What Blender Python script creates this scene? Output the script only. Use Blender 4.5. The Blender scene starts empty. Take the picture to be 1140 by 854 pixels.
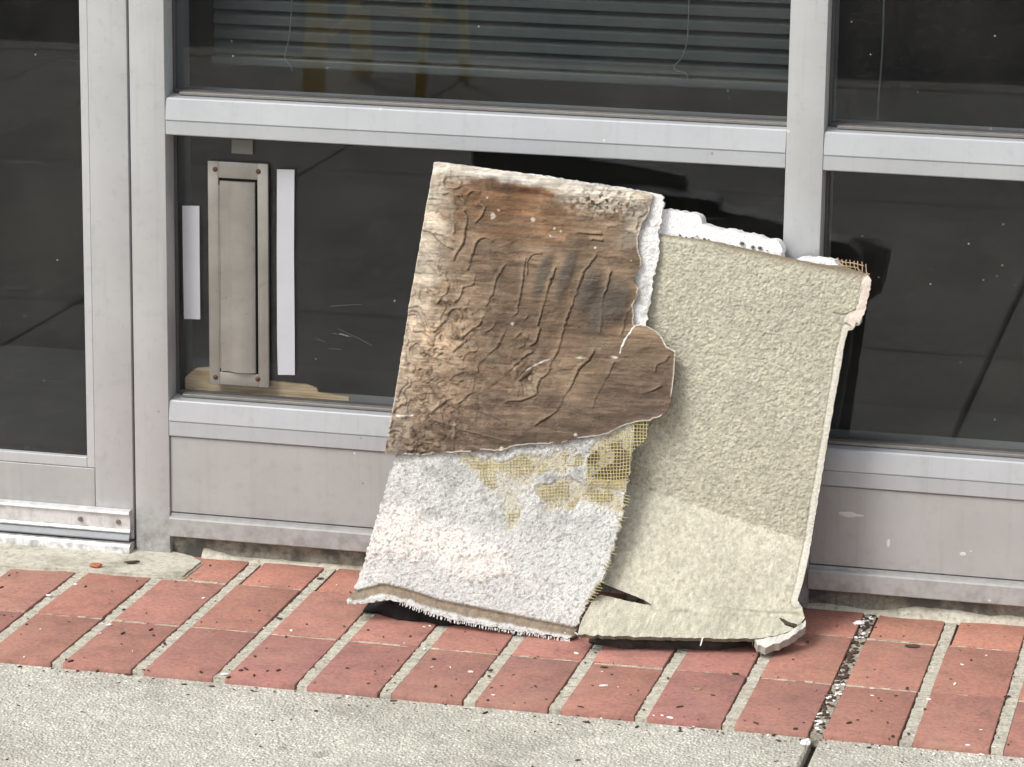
import bpy, bmesh, math, random
import numpy as np
from mathutils import Matrix, Vector

random.seed(7); RNG = np.random.default_rng(7)
S = bpy.context.scene
COL = S.collection
R = math.radians

# ------------------------------------------------------------------ camera
F_PX, CX, CY, CZ, YAW, PIT, ROL = 3747.74, 1.6374, -4.4774, 1.4297, 0.2354, 0.24163, 0.01292
PW, PH = 1140.0, 854.0
_fw = np.array([-math.sin(YAW)*math.cos(PIT), math.cos(YAW)*math.cos(PIT), -math.sin(PIT)])
_rt = np.array([math.cos(YAW), math.sin(YAW), 0.0]); _up = np.cross(_rt, _fw)
RT = math.cos(ROL)*_rt + math.sin(ROL)*_up
UP = -math.sin(ROL)*_rt + math.cos(ROL)*_up
FW = _fw; CP = np.array([CX, CY, CZ])
cd = bpy.data.cameras.new('camera'); cam = bpy.data.objects.new('camera', cd); COL.objects.link(cam)
M = Matrix.Identity(4)
for i in range(3):
    M[i][0] = RT[i]; M[i][1] = UP[i]; M[i][2] = -FW[i]; M[i][3] = CP[i]
cam.matrix_world = M
cd.sensor_fit = 'HORIZONTAL'; cd.sensor_width = 36.0; cd.lens = 36.0*F_PX/PW
cd.clip_start = 0.05; cd.clip_end = 2000
S.camera = cam

# ------------------------------------------------------------------ light: bright, thinly overcast day
SUN_EL, SUN_AZ = R(50), R(-36)            # azimuth from straight out of the facade, towards the left
to_sun = Vector((math.sin(SUN_AZ)*math.cos(SUN_EL), -math.cos(SUN_AZ)*math.cos(SUN_EL), math.sin(SUN_EL)))
sd = bpy.data.lights.new('sun', 'SUN'); sd.energy = 1.35; sd.angle = R(19); sd.color = (1.0, 0.965, 0.91)
so = bpy.data.objects.new('sun', sd); COL.objects.link(so); so.location = (-3, -6, 8)
so.rotation_euler = to_sun.to_track_quat('Z', 'Y').to_euler()
W = bpy.data.worlds.new('World'); S.world = W; W.use_nodes = True
wn = W.node_tree; wn.nodes.clear()
sky = wn.nodes.new('ShaderNodeTexSky'); sky.sky_type = 'NISHITA'; sky.sun_disc = False
sky.sun_elevation = SUN_EL; sky.sun_rotation = math.atan2(to_sun.x, to_sun.y)
sky.air_density = 1.0; sky.dust_density = 4.0; sky.ozone_density = 1.0
hs = wn.nodes.new('ShaderNodeHueSaturation'); hs.inputs['Saturation'].default_value = 0.30
bg = wn.nodes.new('ShaderNodeBackground'); bg.inputs['Strength'].default_value = 0.15
wo = wn.nodes.new('ShaderNodeOutputWorld')
wn.links.new(sky.outputs[0], hs.inputs['Color']); wn.links.new(hs.outputs[0], bg.inputs[0]); wn.links.new(bg.outputs[0], wo.inputs[0])
vs = S.view_settings; vs.view_transform = 'Standard'; vs.look = 'None'; vs.gamma = 1.0; vs.use_curve_mapping = False
vs.exposure = 0.42

# ------------------------------------------------------------------ helpers
def lin(r, g, b, k=1.0):
    f = lambda c: (c/255/12.92 if c/255 <= .04045 else ((c/255+.055)/1.055)**2.4)
    return (f(r)*k, f(g)*k, f(b)*k, 1.0)
def linv(r, g, b, k=1.0): return np.array(lin(r, g, b, k)[:3])

class NT:
    """small wrapper to write node trees briefly"""
    def __init__(s, name):
        s.m = bpy.data.materials.new(name); s.m.use_nodes = True; s.t = s.m.node_tree; s.t.nodes.clear()
        s.out = s.t.nodes.new('ShaderNodeOutputMaterial'); s.tc = s.t.nodes.new('ShaderNodeTexCoord')
        s.obj = s.tc.outputs['Object']
    def n(s, typ, ins=None, **kw):
        nd = s.t.nodes.new('ShaderNode'+typ)
        for k, v in kw.items(): setattr(nd, k, v)
        for k, v in (ins or {}).items():
            sk = nd.inputs[k]
            if hasattr(v, 'is_output'): s.t.links.new(v, sk)
            else: sk.default_value = v
        return nd
    def noise(s, scale, detail=4, rough=.55, vec=None, dist=0.0):
        return s.n('TexNoise', {'Vector': vec or s.obj, 'Scale': scale, 'Detail': detail, 'Roughness': rough, 'Distortion': dist}).outputs['Fac']
    def voro(s, scale, feature='F1', vec=None, rnd=1.0):
        return s.n('TexVoronoi', {'Vector': vec or s.obj, 'Scale': scale, 'Randomness': rnd}, feature=feature)
    def map(s, loc=(0,0,0), rot=(0,0,0), sc=(1,1,1), vec=None):
        return s.n('Mapping', {'Vector': vec or s.obj, 'Location': loc, 'Rotation': rot, 'Scale': sc}).outputs[0]
    def ramp(s, f, stops, interp='LINEAR'):
        nd = s.n('ValToRGB', {'Fac': f}); cr = nd.color_ramp; cr.interpolation = interp
        while len(cr.elements) < len(stops): cr.elements.new(0.5)
        for e, (p, c) in zip(cr.elements, stops):
            e.position = p; e.color = c if len(c) == 4 else (*c, 1)
        return nd.outputs['Color']
    def gate(s, f, lo, hi):
        return s.n('MapRange', {'Value': f, 'From Min': lo, 'From Max': hi}, clamp=True).outputs[0]
    def math(s, op, a, b=0.0):
        return s.n('Math', {0: a, 1: b}, operation=op).outputs[0]
    def mix(s, f, a, b, blend='MIX'):
        nd = s.n('MixRGB', {'Fac': f, 'Color1': a, 'Color2': b}, blend_type=blend); return nd.outputs[0]
    def attr(s, name): return s.n('Attribute', attribute_name=name)
    def bump(s, h, dist, strength=1.0, normal=None):
        ins = {'Height': h, 'Distance': dist, 'Strength': strength}
        if normal is not None: ins['Normal'] = normal
        return s.n('Bump', ins).outputs[0]
    def bsdf(s, col, rough=.6, metal=0.0, normal=None, spec=.4, **kw):
        ins = {'Base Color': col, 'Roughness': rough, 'Metallic': metal, 'Specular IOR Level': spec}
        if normal is not None: ins['Normal'] = normal
        ins.update(kw)
        b = s.n('BsdfPrincipled', ins); return b.outputs[0]
    def done(s, sh): s.t.links.new(sh, s.out.inputs[0]); return s.m

def grey(v): return (v, v, v, 1)

def tag(o, label=None, cat=None, group=None, kind=None):
    for k, v in (('label', label), ('category', cat), ('group', group), ('kind', kind)):
        if v: o[k] = v
    return o
def empty(name, loc, label, cat, group=None):
    o = bpy.data.objects.new(name, None); COL.objects.link(o); o.location = loc; o.empty_display_size = .05
    return tag(o, label, cat, group)
def link(name, me, mat, parent=None, loc=(0,0,0)):
    """links a mesh whose vertices are in world coordinates; its origin goes to the parent (or loc)"""
    o = bpy.data.objects.new(name, me); COL.objects.link(o)
    if mat is not None: me.materials.append(mat)
    if parent is not None:
        o.parent = parent
        w = Vector(parent.location); p = parent.parent
        while p is not None: w += Vector(p.location); p = p.parent
        me.transform(Matrix.Translation(-w))
    elif Vector(loc).length: me.transform(Matrix.Translation(-Vector(loc))); o.location = loc
    return o
class MB:
    def __init__(s): s.bm = bmesh.new()
    def box(s, x0, x1, y0, y1, z0, z1, bev=0.0, seg=2, rot=None):
        r = bmesh.ops.create_cube(s.bm, size=1.0)['verts']
        c = Vector(((x0+x1)/2, (y0+y1)/2, (z0+z1)/2))
        for v in r:
            v.co = Vector((v.co.x*(x1-x0), v.co.y*(y1-y0), v.co.z*(z1-z0)))
            if rot is not None: v.co = rot @ v.co
            v.co += c
        if bev:
            es = list({e for v in r for e in v.link_edges})
            bmesh.ops.bevel(s.bm, geom=es, offset=bev, segments=seg, profile=.5, affect='EDGES')
        return s
    def cyl(s, p0, p1, r0, r1=None, n=12, cap=True):
        p0, p1 = Vector(p0), Vector(p1); d = p1-p0; r1 = r0 if r1 is None else r1
        q = d.to_track_quat('Z', 'Y').to_matrix().to_4x4(); q.translation = (p0+p1)/2
        bmesh.ops.create_cone(s.bm, cap_ends=cap, segments=n, radius1=r0, radius2=max(r1, 1e-5), depth=d.length, matrix=q)
        return s
    def ball(s, c, r, sc=(1,1,1), sub=2):
        m = Matrix.Translation(Vector(c)) @ Matrix.Diagonal((*sc, 1))
        bmesh.ops.create_icosphere(s.bm, subdivisions=sub, radius=r, matrix=m); return s
    def tube(s, pts, r, n=6):
        for a, b in zip(pts[:-1], pts[1:]): s.cyl(a, b, r, n=n)
        return s
    def prism(s, prof, axis, a0, a1):
        """closed 2-D profile swept along an axis: axis 'x' takes (y,z) points, 'z' takes (x,y) points"""
        def P(p, a): return (a, p[0], p[1]) if axis == 'x' else ((p[0], p[1], a) if axis == 'z' else (p[0], a, p[1]))
        A = [s.bm.verts.new(P(p, a0)) for p in prof]; B = [s.bm.verts.new(P(p, a1)) for p in prof]
        n = len(prof)
        for i in range(n): s.bm.faces.new((A[i], A[(i+1) % n], B[(i+1) % n], B[i]))
        s.bm.faces.new(A[::-1]); s.bm.faces.new(B)
        return s
    def build(s, name, mat, parent=None, loc=(0,0,0), smooth=False):
        bmesh.ops.recalc_face_normals(s.bm, faces=s.bm.faces)
        me = bpy.data.meshes.new(name); s.bm.to_mesh(me); s.bm.free()
        if smooth:
            for p in me.polygons: p.use_smooth = True
            me.set_sharp_from_angle(angle=R(40))
        return link(name, me, mat, parent, loc)

# point on a real surface seen at a pixel of the photograph (used to measure outlines)
def rays(uv):
    uv = np.atleast_2d(np.asarray(uv, float))
    return ((uv[:, :1]-PW/2)/F_PX)*RT - ((uv[:, 1:]-PH/2)/F_PX)*UP + FW
def on_plane(uv, ax, val):
    d = rays(uv); t = (val-CP[ax])/d[:, ax:ax+1]; return CP+t*d
def on_surf(uv, f):
    d = rays(uv); t = (-0.1-CP[1])/d[:, 1]
    for _ in range(60):
        P = CP+t[:, None]*d; t = t + .6*(f(P[:, 0], P[:, 2])-P[:, 1])/d[:, 1]
    return CP+t[:, None]*d
def XZ(uv, f): P = on_surf(uv, f); return P[:, [0, 2]]

# numpy value noise
_T = RNG.random((256, 256))
def vnoise(x, y, scale, seed=0):
    ca_, sa_ = math.cos(.5+seed*1.37), math.sin(.5+seed*1.37); x = np.asarray(x); y = np.asarray(y)
    x, y = (ca_*x-sa_*y)*scale + 17.3*seed + 100, (sa_*x+ca_*y)*scale + 9.1*seed + 100
    xi = np.floor(x).astype(int); yi = np.floor(y).astype(int); fx = x-xi; fy = y-yi
    fx = fx*fx*fx*(fx*(fx*6-15)+10); fy = fy*fy*fy*(fy*(fy*6-15)+10)
    g = lambda a, b: _T[(a+seed*31) & 255, (b+seed*57) & 255]
    return (g(xi, yi)*(1-fx)+g(xi+1, yi)*fx)*(1-fy) + (g(xi, yi+1)*(1-fx)+g(xi+1, yi+1)*fx)*fy
def fbm(x, y, scale, seed=0, oct=4, gain=.5):
    a = 1; s = 0; t = 0
    for i in range(oct): s = s+a*vnoise(x, y, scale*2**i, seed+i); t += a; a *= gain
    return s/t
def sstep(a, b, x):
    t = np.clip((x-a)/(b-a), 0, 1); return t*t*(3-2*t)
def seg_dist(px, pz, pts, closed=False):
    pts = np.asarray(pts, float)
    if closed: pts = np.vstack([pts, pts[:1]])
    best = np.full(px.shape, 1e9); bx = np.zeros(px.shape); bz = np.zeros(px.shape)
    for a, b in zip(pts[:-1], pts[1:]):
        d = b-a; L = d@d+1e-15
        t = np.clip(((px-a[0])*d[0]+(pz-a[1])*d[1])/L, 0, 1)
        qx = a[0]+t*d[0]; qz = a[1]+t*d[1]; D = np.hypot(px-qx, pz-qz)
        m = D < best; best = np.where(m, D, best); bx = np.where(m, qx, bx); bz = np.where(m, qz, bz)
    return best, bx, bz
def inside(px, pz, poly):
    poly = np.asarray(poly); r = np.zeros(px.shape, bool); j = len(poly)-1
    for i in range(len(poly)):
        xi, zi = poly[i]; xj, zj = poly[j]
        c = ((zi > pz) != (zj > pz)) & (px < (xj-xi)*(pz-zi)/((zj-zi) if zj != zi else 1e-12)+xi)
        r ^= c; j = i
    return r
def smooth_line(pts, step=.004):
    """Catmull-Rom through points"""
    pts = np.asarray(pts, float)
    if len(pts) < 3: return pts
    P = np.vstack([2*pts[0]-pts[1], pts, 2*pts[-1]-pts[-2]]); out = []
    for i in range(1, len(P)-2):
        n = max(2, int(np.linalg.norm(P[i+1]-P[i])/step))
        for t in np.linspace(0, 1, n, endpoint=False):
            out.append(.5*((2*P[i])+(-P[i-1]+P[i+1])*t+(2*P[i-1]-5*P[i]+4*P[i+1]-P[i+2])*t*t+(-P[i-1]+3*P[i]-3*P[i+1]+P[i+2])*t**3))
    out.append(pts[-1]); return np.array(out)
def ragged(poly, amp, step=.004, closed=True, amps=None):
    """subdivide an outline and shake it; amps: amplitude per source edge"""
    poly = np.asarray(poly, float); out = []; n = len(poly)
    for i in range(n if closed else n-1):
        a, b = poly[i], poly[(i+1) % n]; d = b-a; L = np.linalg.norm(d); k = max(1, int(L/step))
        nrm = np.array([-d[1], d[0]])/(L+1e-12); A = amp if amps is None else amps[i]
        for t in range(k):
            w = 0 if t == 0 else 1
            out.append(a+d*t/k + nrm*A*w*(RNG.random()*2-1))
    return np.array(out)

def sheet(name, mat, parent, poly, f, thick, hfun, res, cfun=None, holes=(), side_col=(.8,.8,.8), back_col=None):
    """a slab lying on the surface y = f(x, z): relief hfun on the front, real thickness, colours given per vertex"""
    poly = np.asarray(poly); lo = poly.min(0)-res; hi = poly.max(0)+res
    nx = int((hi[0]-lo[0])/res)+1; nz = int((hi[1]-lo[1])/res)+1
    gx, gz = np.meshgrid(lo[0]+np.arange(nx)*res, lo[1]+np.arange(nz)*res)
    cx = gx[:-1, :-1]+res/2; cz = gz[:-1, :-1]+res/2
    m = inside(cx, cz, poly)
    for h in holes: m &= ~inside(cx, cz, h)
    iz, ix = np.nonzero(m)
    vid = -np.ones((nz, nx), int); use = np.zeros((nz, nx), bool)
    for a, b in ((0,0),(0,1),(1,0),(1,1)): use[iz+a, ix+b] = True
    vid[use] = np.arange(use.sum()); X = gx[use].copy(); Z = gz[use].copy(); N = len(X)
    F = np.stack([vid[iz, ix], vid[iz, ix+1], vid[iz+1, ix+1], vid[iz+1, ix]], 1)
    # boundary edges
    E = np.concatenate([F[:, [0,1]], F[:, [1,2]], F[:, [2,3]], F[:, [3,0]]])
    key = np.sort(E, 1); key = key[:, 0]*N+key[:, 1]
    u, inv, cnt = np.unique(key, return_inverse=True, return_counts=True)
    BE = E[cnt[inv] == 1]
    bv = np.unique(BE)
    for pl in [poly, *holes]:
        D, qx, qz = seg_dist(X[bv], Z[bv], pl, True); k = D < res*1.3
        X[bv[k]] = qx[k]; Z[bv[k]] = qz[k]
    e = 5e-4; fx = (f(X+e, Z)-f(X-e, Z))/(2*e); fz = (f(X, Z+e)-f(X, Z-e))/(2*e)
    n = np.stack([fx, -np.ones(N), fz], 1); n /= np.linalg.norm(n, axis=1, keepdims=True)
    base = np.stack([X, f(X, Z), Z], 1); h = hfun(X, Z)
    front = base+n*h[:, None]; back = base-n*thick
    nb = len(bv); bmap = np.zeros(N, int); bmap[bv] = np.arange(nb)
    V = np.concatenate([front, back, front[bv], back[bv]])
    Fb = F[:, ::-1]+N
    Wl = np.stack([2*N+bmap[BE[:, 1]], 2*N+bmap[BE[:, 0]], 2*N+nb+bmap[BE[:, 0]], 2*N+nb+bmap[BE[:, 1]]], 1)
    faces = np.concatenate([F, Fb, Wl])
    me = bpy.data.meshes.new(name); me.vertices.add(len(V)); me.vertices.foreach_set('co', V.ravel())
    me.loops.add(faces.size); me.loops.foreach_set('vertex_index', faces.ravel())
    me.polygons.add(len(faces)); me.polygons.foreach_set('loop_start', np.arange(len(faces))*4)
    me.polygons.foreach_set('loop_total', np.full(len(faces), 4)); me.polygons.foreach_set('use_smooth', np.ones(len(faces), bool))
    me.update(calc_edges=True); me.validate()
    if cfun is not None:
        c = cfun(X, Z); side = np.tile(np.asarray(side_col), (nb, 1))
        bk = np.tile(np.asarray(back_col if back_col is not None else side_col), (N, 1))
        C = np.concatenate([c, bk, side, side]); C = np.concatenate([C, np.ones((len(C), 1))], 1)
        at = me.attributes.new('Col', 'FLOAT_COLOR', 'POINT'); at.data.foreach_set('color', C.astype(np.float32).ravel())
    return link(name, me, mat, parent)

# ------------------------------------------------------------------ materials
def m_concrete(name, base):
    t = NT(name); vy = t.map(sc=(1, .7, 1)); big = t.noise(2.3, 5, .6); mid = t.noise(28, 4, .6)
    v = t.voro(265, vec=vy); dst = v.outputs['Distance']; cc = t.n('SeparateColor', {'Color': v.outputs['Color']})
    stone = t.ramp(cc.outputs[0], [(0, lin(*base, .74)), (.25, lin(*base, .92)), (.55, lin(*base, 1.10)), (.85, lin(*base, 1.28)), (1, lin(252, 249, 240, .92))])
    paste = t.ramp(t.noise(420, 3, .6), [(.3, lin(*base, .66)), (.55, lin(*base, .95)), (.75, lin(*base, 1.15))])
    c = t.mix(t.gate(dst, .62, .34), paste, stone)
    c = t.mix(1, c, t.ramp(mid, [(.3, grey(.86)), (.7, grey(1.12))]), 'MULTIPLY')
    c = t.mix(t.math('MULTIPLY', t.gate(big, .45, .62), .30), c, lin(150, 146, 130, .7)); c = t.mix(t.math('MULTIPLY', t.gate(t.noise(7.5, 5, .65, vec=t.map((4,2,1))), .56, .70), .30), c, lin(128, 122, 106, .7)); gv = t.voro(6.5); c = t.mix(t.math('MULTIPLY', t.gate(t.math('ADD', gv.outputs['Distance'], t.math('MULTIPLY', t.noise(60, 2, .5), .06)), .115, .09), .45), c, lin(112, 108, 98))
    h = t.math('ADD', t.math('MULTIPLY', t.gate(dst, .75, .15), t.math('ADD', .4, cc.outputs[1])), t.math('MULTIPLY', t.noise(420, 3, .6), .5))
    return t.done(t.bsdf(c, .9, normal=t.bump(h, .0022, .8), spec=.25))
CONCRETE = m_concrete('washed_concrete', (194, 192, 181))
def m_smooth_concrete():
    t = NT('threshold_concrete'); f = t.noise(140, 5, .65); big = t.noise(14, 4, .6)
    c = t.ramp(f, [(.25, lin(140, 137, 124, .8)), (.45, lin(196, 192, 176, .84)), (.7, lin(218, 214, 200, .86))])
    c = t.mix(t.math('MULTIPLY', t.gate(big, .5, .68), .5), c, lin(128, 120, 104, .75))
    return t.done(t.bsdf(c, .92, normal=t.bump(f, .002, .7), spec=.2))
THRESH = m_smooth_concrete()
def m_plinth():
    t = NT('plinth_concrete'); f = t.noise(120, 5, .7); big = t.noise(18, 4, .6)
    c = t.ramp(f, [(.25, lin(88, 86, 76)), (.5, lin(146, 143, 130, .8)), (.72, lin(170, 168, 156, .8))])
    c = t.mix(t.gate(big, .50, .60), c, lin(112, 110, 105, .7))
    return t.done(t.bsdf(c, .92, normal=t.bump(f, .003, .8), spec=.2))
PLINTH = m_plinth()
def m_brick():
    t = NT('red_brick'); at = t.attr('Col').outputs['Color']
    a = t.noise(150, 4, .6); b = t.noise(26, 4, .6); fine = t.noise(520, 2, .6)
    c = t.mix(1, at, t.ramp(a, [(.25, grey(.72)), (.5, grey(1.0)), (.75, grey(1.22))]), 'MULTIPLY')
    c = t.mix(1, c, t.ramp(b, [(.28, (.80, .84, .88)), (.55, grey(1.0)), (.78, (1.16, 1.10, 1.06))]), 'MULTIPLY')
    c = t.mix(t.math('MULTIPLY', t.gate(t.noise(210, 2, .5), .66, .72), .55), c, lin(208, 160, 138, .8))
    c = t.mix(t.math('MULTIPLY', t.gate(t.noise(170, 2, .5, vec=t.map((3,1,2))), .70, .74), .6), c, lin(70, 45, 38))
    c = t.mix(t.math('MULTIPLY', t.gate(t.noise(9, 5, .65, vec=t.map((5,1,2))), .48, .72), .38), c, lin(188, 150, 130, .85))
    c = t.mix(t.math('MULTIPLY', t.gate(t.noise(17, 5, .65, vec=t.map((2,7,2))), .54, .72), .40), c, lin(112, 82, 72, .85))
    nrm = t.bump(t.math('ADD', a, t.math('MULTIPLY', fine, .4)), .0016, .8)
    return t.done(t.bsdf(c, .8, normal=nrm, spec=.3))
BRICK = m_brick()
def m_mortar():
    t = NT('mortar'); at = t.attr('Col').outputs['Color']; a = t.noise(240, 4, .65); b = t.noise(45, 4, .6)
    c = t.mix(1, at, t.ramp(a, [(.28, grey(.55)), (.5, grey(1)), (.72, grey(1.3))]), 'MULTIPLY')
    c = t.mix(t.math('MULTIPLY', t.gate(b, .60, .70), .65), c, lin(96, 84, 68))
    return t.done(t.bsdf(c, .95, normal=t.bump(a, .003, .9), spec=.15))
MORTAR = m_mortar()
def m_asphalt():
    t = NT('asphalt'); a = t.noise(160, 4, .65); c = t.ramp(a, [(.3, grey(.025)), (.55, grey(.055)), (.75, grey(.11))])
    return t.done(t.bsdf(c, .9, normal=t.bump(a, .005, .8)))
ASPHALT = m_asphalt()
def m_alu(name, base, rough=.42, metal=.35, dirt=.35):
    t = NT(name); n1 = t.noise(9, 4, .6); n2 = t.noise(60, 4, .65); fine = t.noise(420, 2, .6)
    c = t.mix(t.gate(n1, .35, .7), lin(*base), lin(*[x*.955 for x in base]))
    c = t.mix(t.math('MULTIPLY', t.gate(n2, .55, .75), dirt*.6), c, lin(132, 126, 120, .9))
    # paint flecks, chips and small spots
    v = t.voro(26); sp = t.gate(v.outputs['Distance'], .060, .045)
    sel = t.gate(t.n('SeparateColor', {'Color': v.outputs['Color']}).outputs[0], .60, .61)
    c = t.mix(t.math('MULTIPLY', t.math('MULTIPLY', sp, sel), .55), c, lin(112, 106, 102))
    v2 = t.voro(17, vec=t.map((.37,.11,.7))); sp2 = t.gate(v2.outputs['Distance'], .040, .030)
    sel2 = t.gate(t.n('SeparateColor', {'Color': v2.outputs['Color']}).outputs[1], .72, .73)
    c = t.mix(t.math('MULTIPLY', t.math('MULTIPLY', sp2, sel2), .9), c, lin(228, 228, 224, .9))
    st = t.noise(1.0, 4, .6, vec=t.map(sc=(70, 20, 3.2))); c = t.mix(t.math('MULTIPLY', t.gate(st, .55, .72), dirt*.55), c, lin(138, 132, 124, .9))
    # grime close to the ground
    z = t.n('SeparateXYZ', {'Vector': t.n('NewGeometry').outputs['Position']}).outputs[2]
    g = t.math('MULTIPLY', t.gate(z, .09, .0), t.gate(t.noise(55, 4, .65, vec=t.map((1,2,3))), .42, .68))
    c = t.mix(t.math('MULTIPLY', g, .75), c, lin(112, 98, 84, .8))
    r = t.n('MapRange', {'Value': n2, 'To Min': rough-.06, 'To Max': rough+.12}).outputs[0]
    return t.done(t.bsdf(c, r, metal, normal=t.bump(fine, .0004, .25), spec=.5))
ALU = m_alu('grey_aluminium', (186, 188, 189), .45, .25)
ALU_COOL = m_alu('grey_aluminium_face', (177, 180, 183), .46, .28, .3)
KICK = m_alu('kick_panel_paint', (167, 167, 166), .5, .10, .35)
ALU_BRIGHT = m_alu('mill_aluminium', (222, 223, 223), .36, .35, .3)
def m_plain(name, col, rough=.6, metal=0.0, bump=0.0, bscale=300, var=.12, spec=.4):
    t = NT(name); a = t.noise(bscale*.25, 4, .6)
    c = t.mix(1, col, t.ramp(a, [(.3, grey(1-var)), (.7, grey(1+var))]), 'MULTIPLY')
    nrm = t.bump(t.noise(bscale, 3, .6), bump, .8) if bump else None
    return t.done(t.bsdf(c, rough, metal, normal=nrm, spec=spec))
GASKET = m_plain('black_gasket', lin(74, 73, 72), .6)
BEAD = m_plain('glazing_bead', lin(128, 126, 122, .9), .5, .3)
DARK = m_plain('dark_gap', grey(.012), .9)
ROOM = m_plain('dark_room_paint', (.030, .031, .033, 1), .9)
ROOMFLOOR = m_plain('dark_carpet', (.02, .02, .022, 1), .95)
BLIND = m_plain('blind_slats', (.038, .048, .049, 1), .5)
CORD = m_plain('blind_cord', (.16, .18, .17, 1), .8)
def m_glass(name, tint=(.80, .815, .815), refl=.030, dust=1.0):
    t = NT(name)
    lw = t.n('LayerWeight', {'Blend': .5}).outputs['Facing']
    fac = t.math('ADD', refl, t.math('MULTIPLY', t.math('POWER', lw, 5.0), .7))
    wob = t.bump(t.noise(3.5, 2, .5), .004, .05)
    tr = t.n('BsdfTransparent', {'Color': (*tint, 1)}).outputs[0]
    gl = t.n('BsdfGlossy', {'Color': (.93, .94, 1, 1), 'Roughness': .016, 'Normal': wob}).outputs[0]
    g = t.n('MixShader', {0: fac, 1: tr, 2: gl}).outputs[0]
    # dust film, specks and smears lying on the pane
    dd = t.n('BsdfDiffuse', {'Color': lin(214, 210, 198)}).outputs[0]
    film = t.math('MULTIPLY', t.gate(t.noise(6, 5, .6), .3, .8), .016*dust)
    film = t.math('ADD', film, t.math('MULTIPLY', t.gate(t.noise(300, 3, .6), .58, .72), .022*dust))
    v = t.voro(42); s1 = t.gate(v.outputs['Distance'], .075, .045)
    sc = t.n('SeparateColor', {'Color': v.outputs['Color']})
    s1 = t.math('MULTIPLY', t.math('MULTIPLY', s1, t.gate(sc.outputs[0], .55, 1.0)), .40)
    v2 = t.voro(14, vec=t.map((.2,.9,.31))); s2 = t.gate(v2.outputs['Distance'], .042, .030)
    s2 = t.math('MULTIPLY', s2, t.gate(t.n('SeparateColor', {'Color': v2.outputs['Color']}).outputs[1], .66, .70))
    sm = t.noise(1.0, 2, .5, vec=t.map((0,0,0), (0, .5, 0), (9, 1, 190))); sm = t.math('MULTIPLY', t.gate(sm, .70, .78), .05*dust)
    f = t.math('ADD', t.math('ADD', film, sm), t.math('MAXIMUM', s1, s2))
    return t.done(t.n('MixShader', {0: f, 1: g, 2: dd}).outputs[0])
GLASS = m_glass('window_glass')
DOORGLASS = m_glass('door_glass', dust=1.25)
def m_brass():
    t = NT('satin_nickel'); st = t.noise(1, 4, .6, vec=t.map(sc=(420, 420, 9))); b = t.noise(14, 4, .6)
    c = t.mix(t.gate(b, .35, .7), lin(150, 147, 141), lin(130, 127, 120))
    c = t.mix(t.math('MULTIPLY', t.gate(t.noise(90, 4, .6), .62, .72), .35), c, lin(112, 92, 74))
    return t.done(t.bsdf(c, t.n('MapRange', {'Value': st, 'To Min': .34, 'To Max': .50}).outputs[0], .35, normal=t.bump(st, .0003, .3)))
NICKEL = m_brass()
BRONZE = m_plain('rusty_bronze', lin(96, 70, 52), .55, .6, .0008, 900, .35)
STEEL = m_plain('screw_steel', lin(150, 148, 142), .35, .9)
TAPE = m_plain('white_tape', lin(192, 194, 200, .86), .42, 0, .0005, 60, .05)
TAPE_GREY = m_plain('grey_tape', lin(128, 127, 122, .8), .6, 0, .0005, 60, .08)
def m_pine():
    t = NT('pine_wood'); g = t.noise(1, 5, .6, vec=t.map(sc=(14, 60, 260)))
    c = t.ramp(g, [(.3, lin(176, 138, 98)), (.5, lin(228, 196, 156)), (.7, lin(246, 226, 196))])
    return t.done(t.bsdf(c, .7, normal=t.bump(g, .001, .6)))
PINE = m_pine()
def m_vcol(name, nscale, lo, hi, bdist, bscale, rough=.9, grain=None, spec=.2, trans=0.0):
    t = NT(name); at = t.attr('Col').outputs['Color']
    vec = t.map(sc=grain) if grain else t.obj
    a = t.noise(nscale, 5, .62, vec=vec)
    c = t.mix(1, at, t.ramp(a, [(.28, grey(lo)), (.5, grey(1)), (.72, grey(hi))]), 'MULTIPLY')
    h = t.math('ADD', t.noise(bscale, 4, .65), t.math('MULTIPLY', a, .5))
    return t.done(t.bsdf(c, rough, normal=t.bump(h, bdist, .9), spec=spec))
WOODM = m_vcol('weathered_sheathing', 1.0, .72, 1.22, .0009, 420, .78, (26, 60, 330), .3)
FOAMM = m_vcol('foam_beads', 360, .76, 1.10, .0026, 420, .95)
STUCCOM = m_vcol('sand_stucco', 330, .78, 1.14, .0018, 480, .93)
WHITEFOAM = m_plain('white_foam', (.86, .86, .85, 1), .9, 0, .003, 260, .05, .2)
MESHM = m_plain('yellowed_mesh', lin(206, 192, 138, .80), .7, 0, 0, 300, .25)
MESHTAN = m_plain('tan_mesh', lin(196, 170, 138, .85), .7, 0, 0, 300, .2)
PLASTER = m_plain('pinkish_plaster', lin(226, 212, 200, .82), .9, 0, .002, 260, .12, .2)
YELLOW = m_plain('safety_yellow', (.80, .52, .04, 1), .5)
BLACKP = m_plain('black_plastic', grey(.02), .5)
RENDER = m_plain('painted_wall', lin(188, 184, 172, .8), .9, 0, .002, 200)

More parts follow.
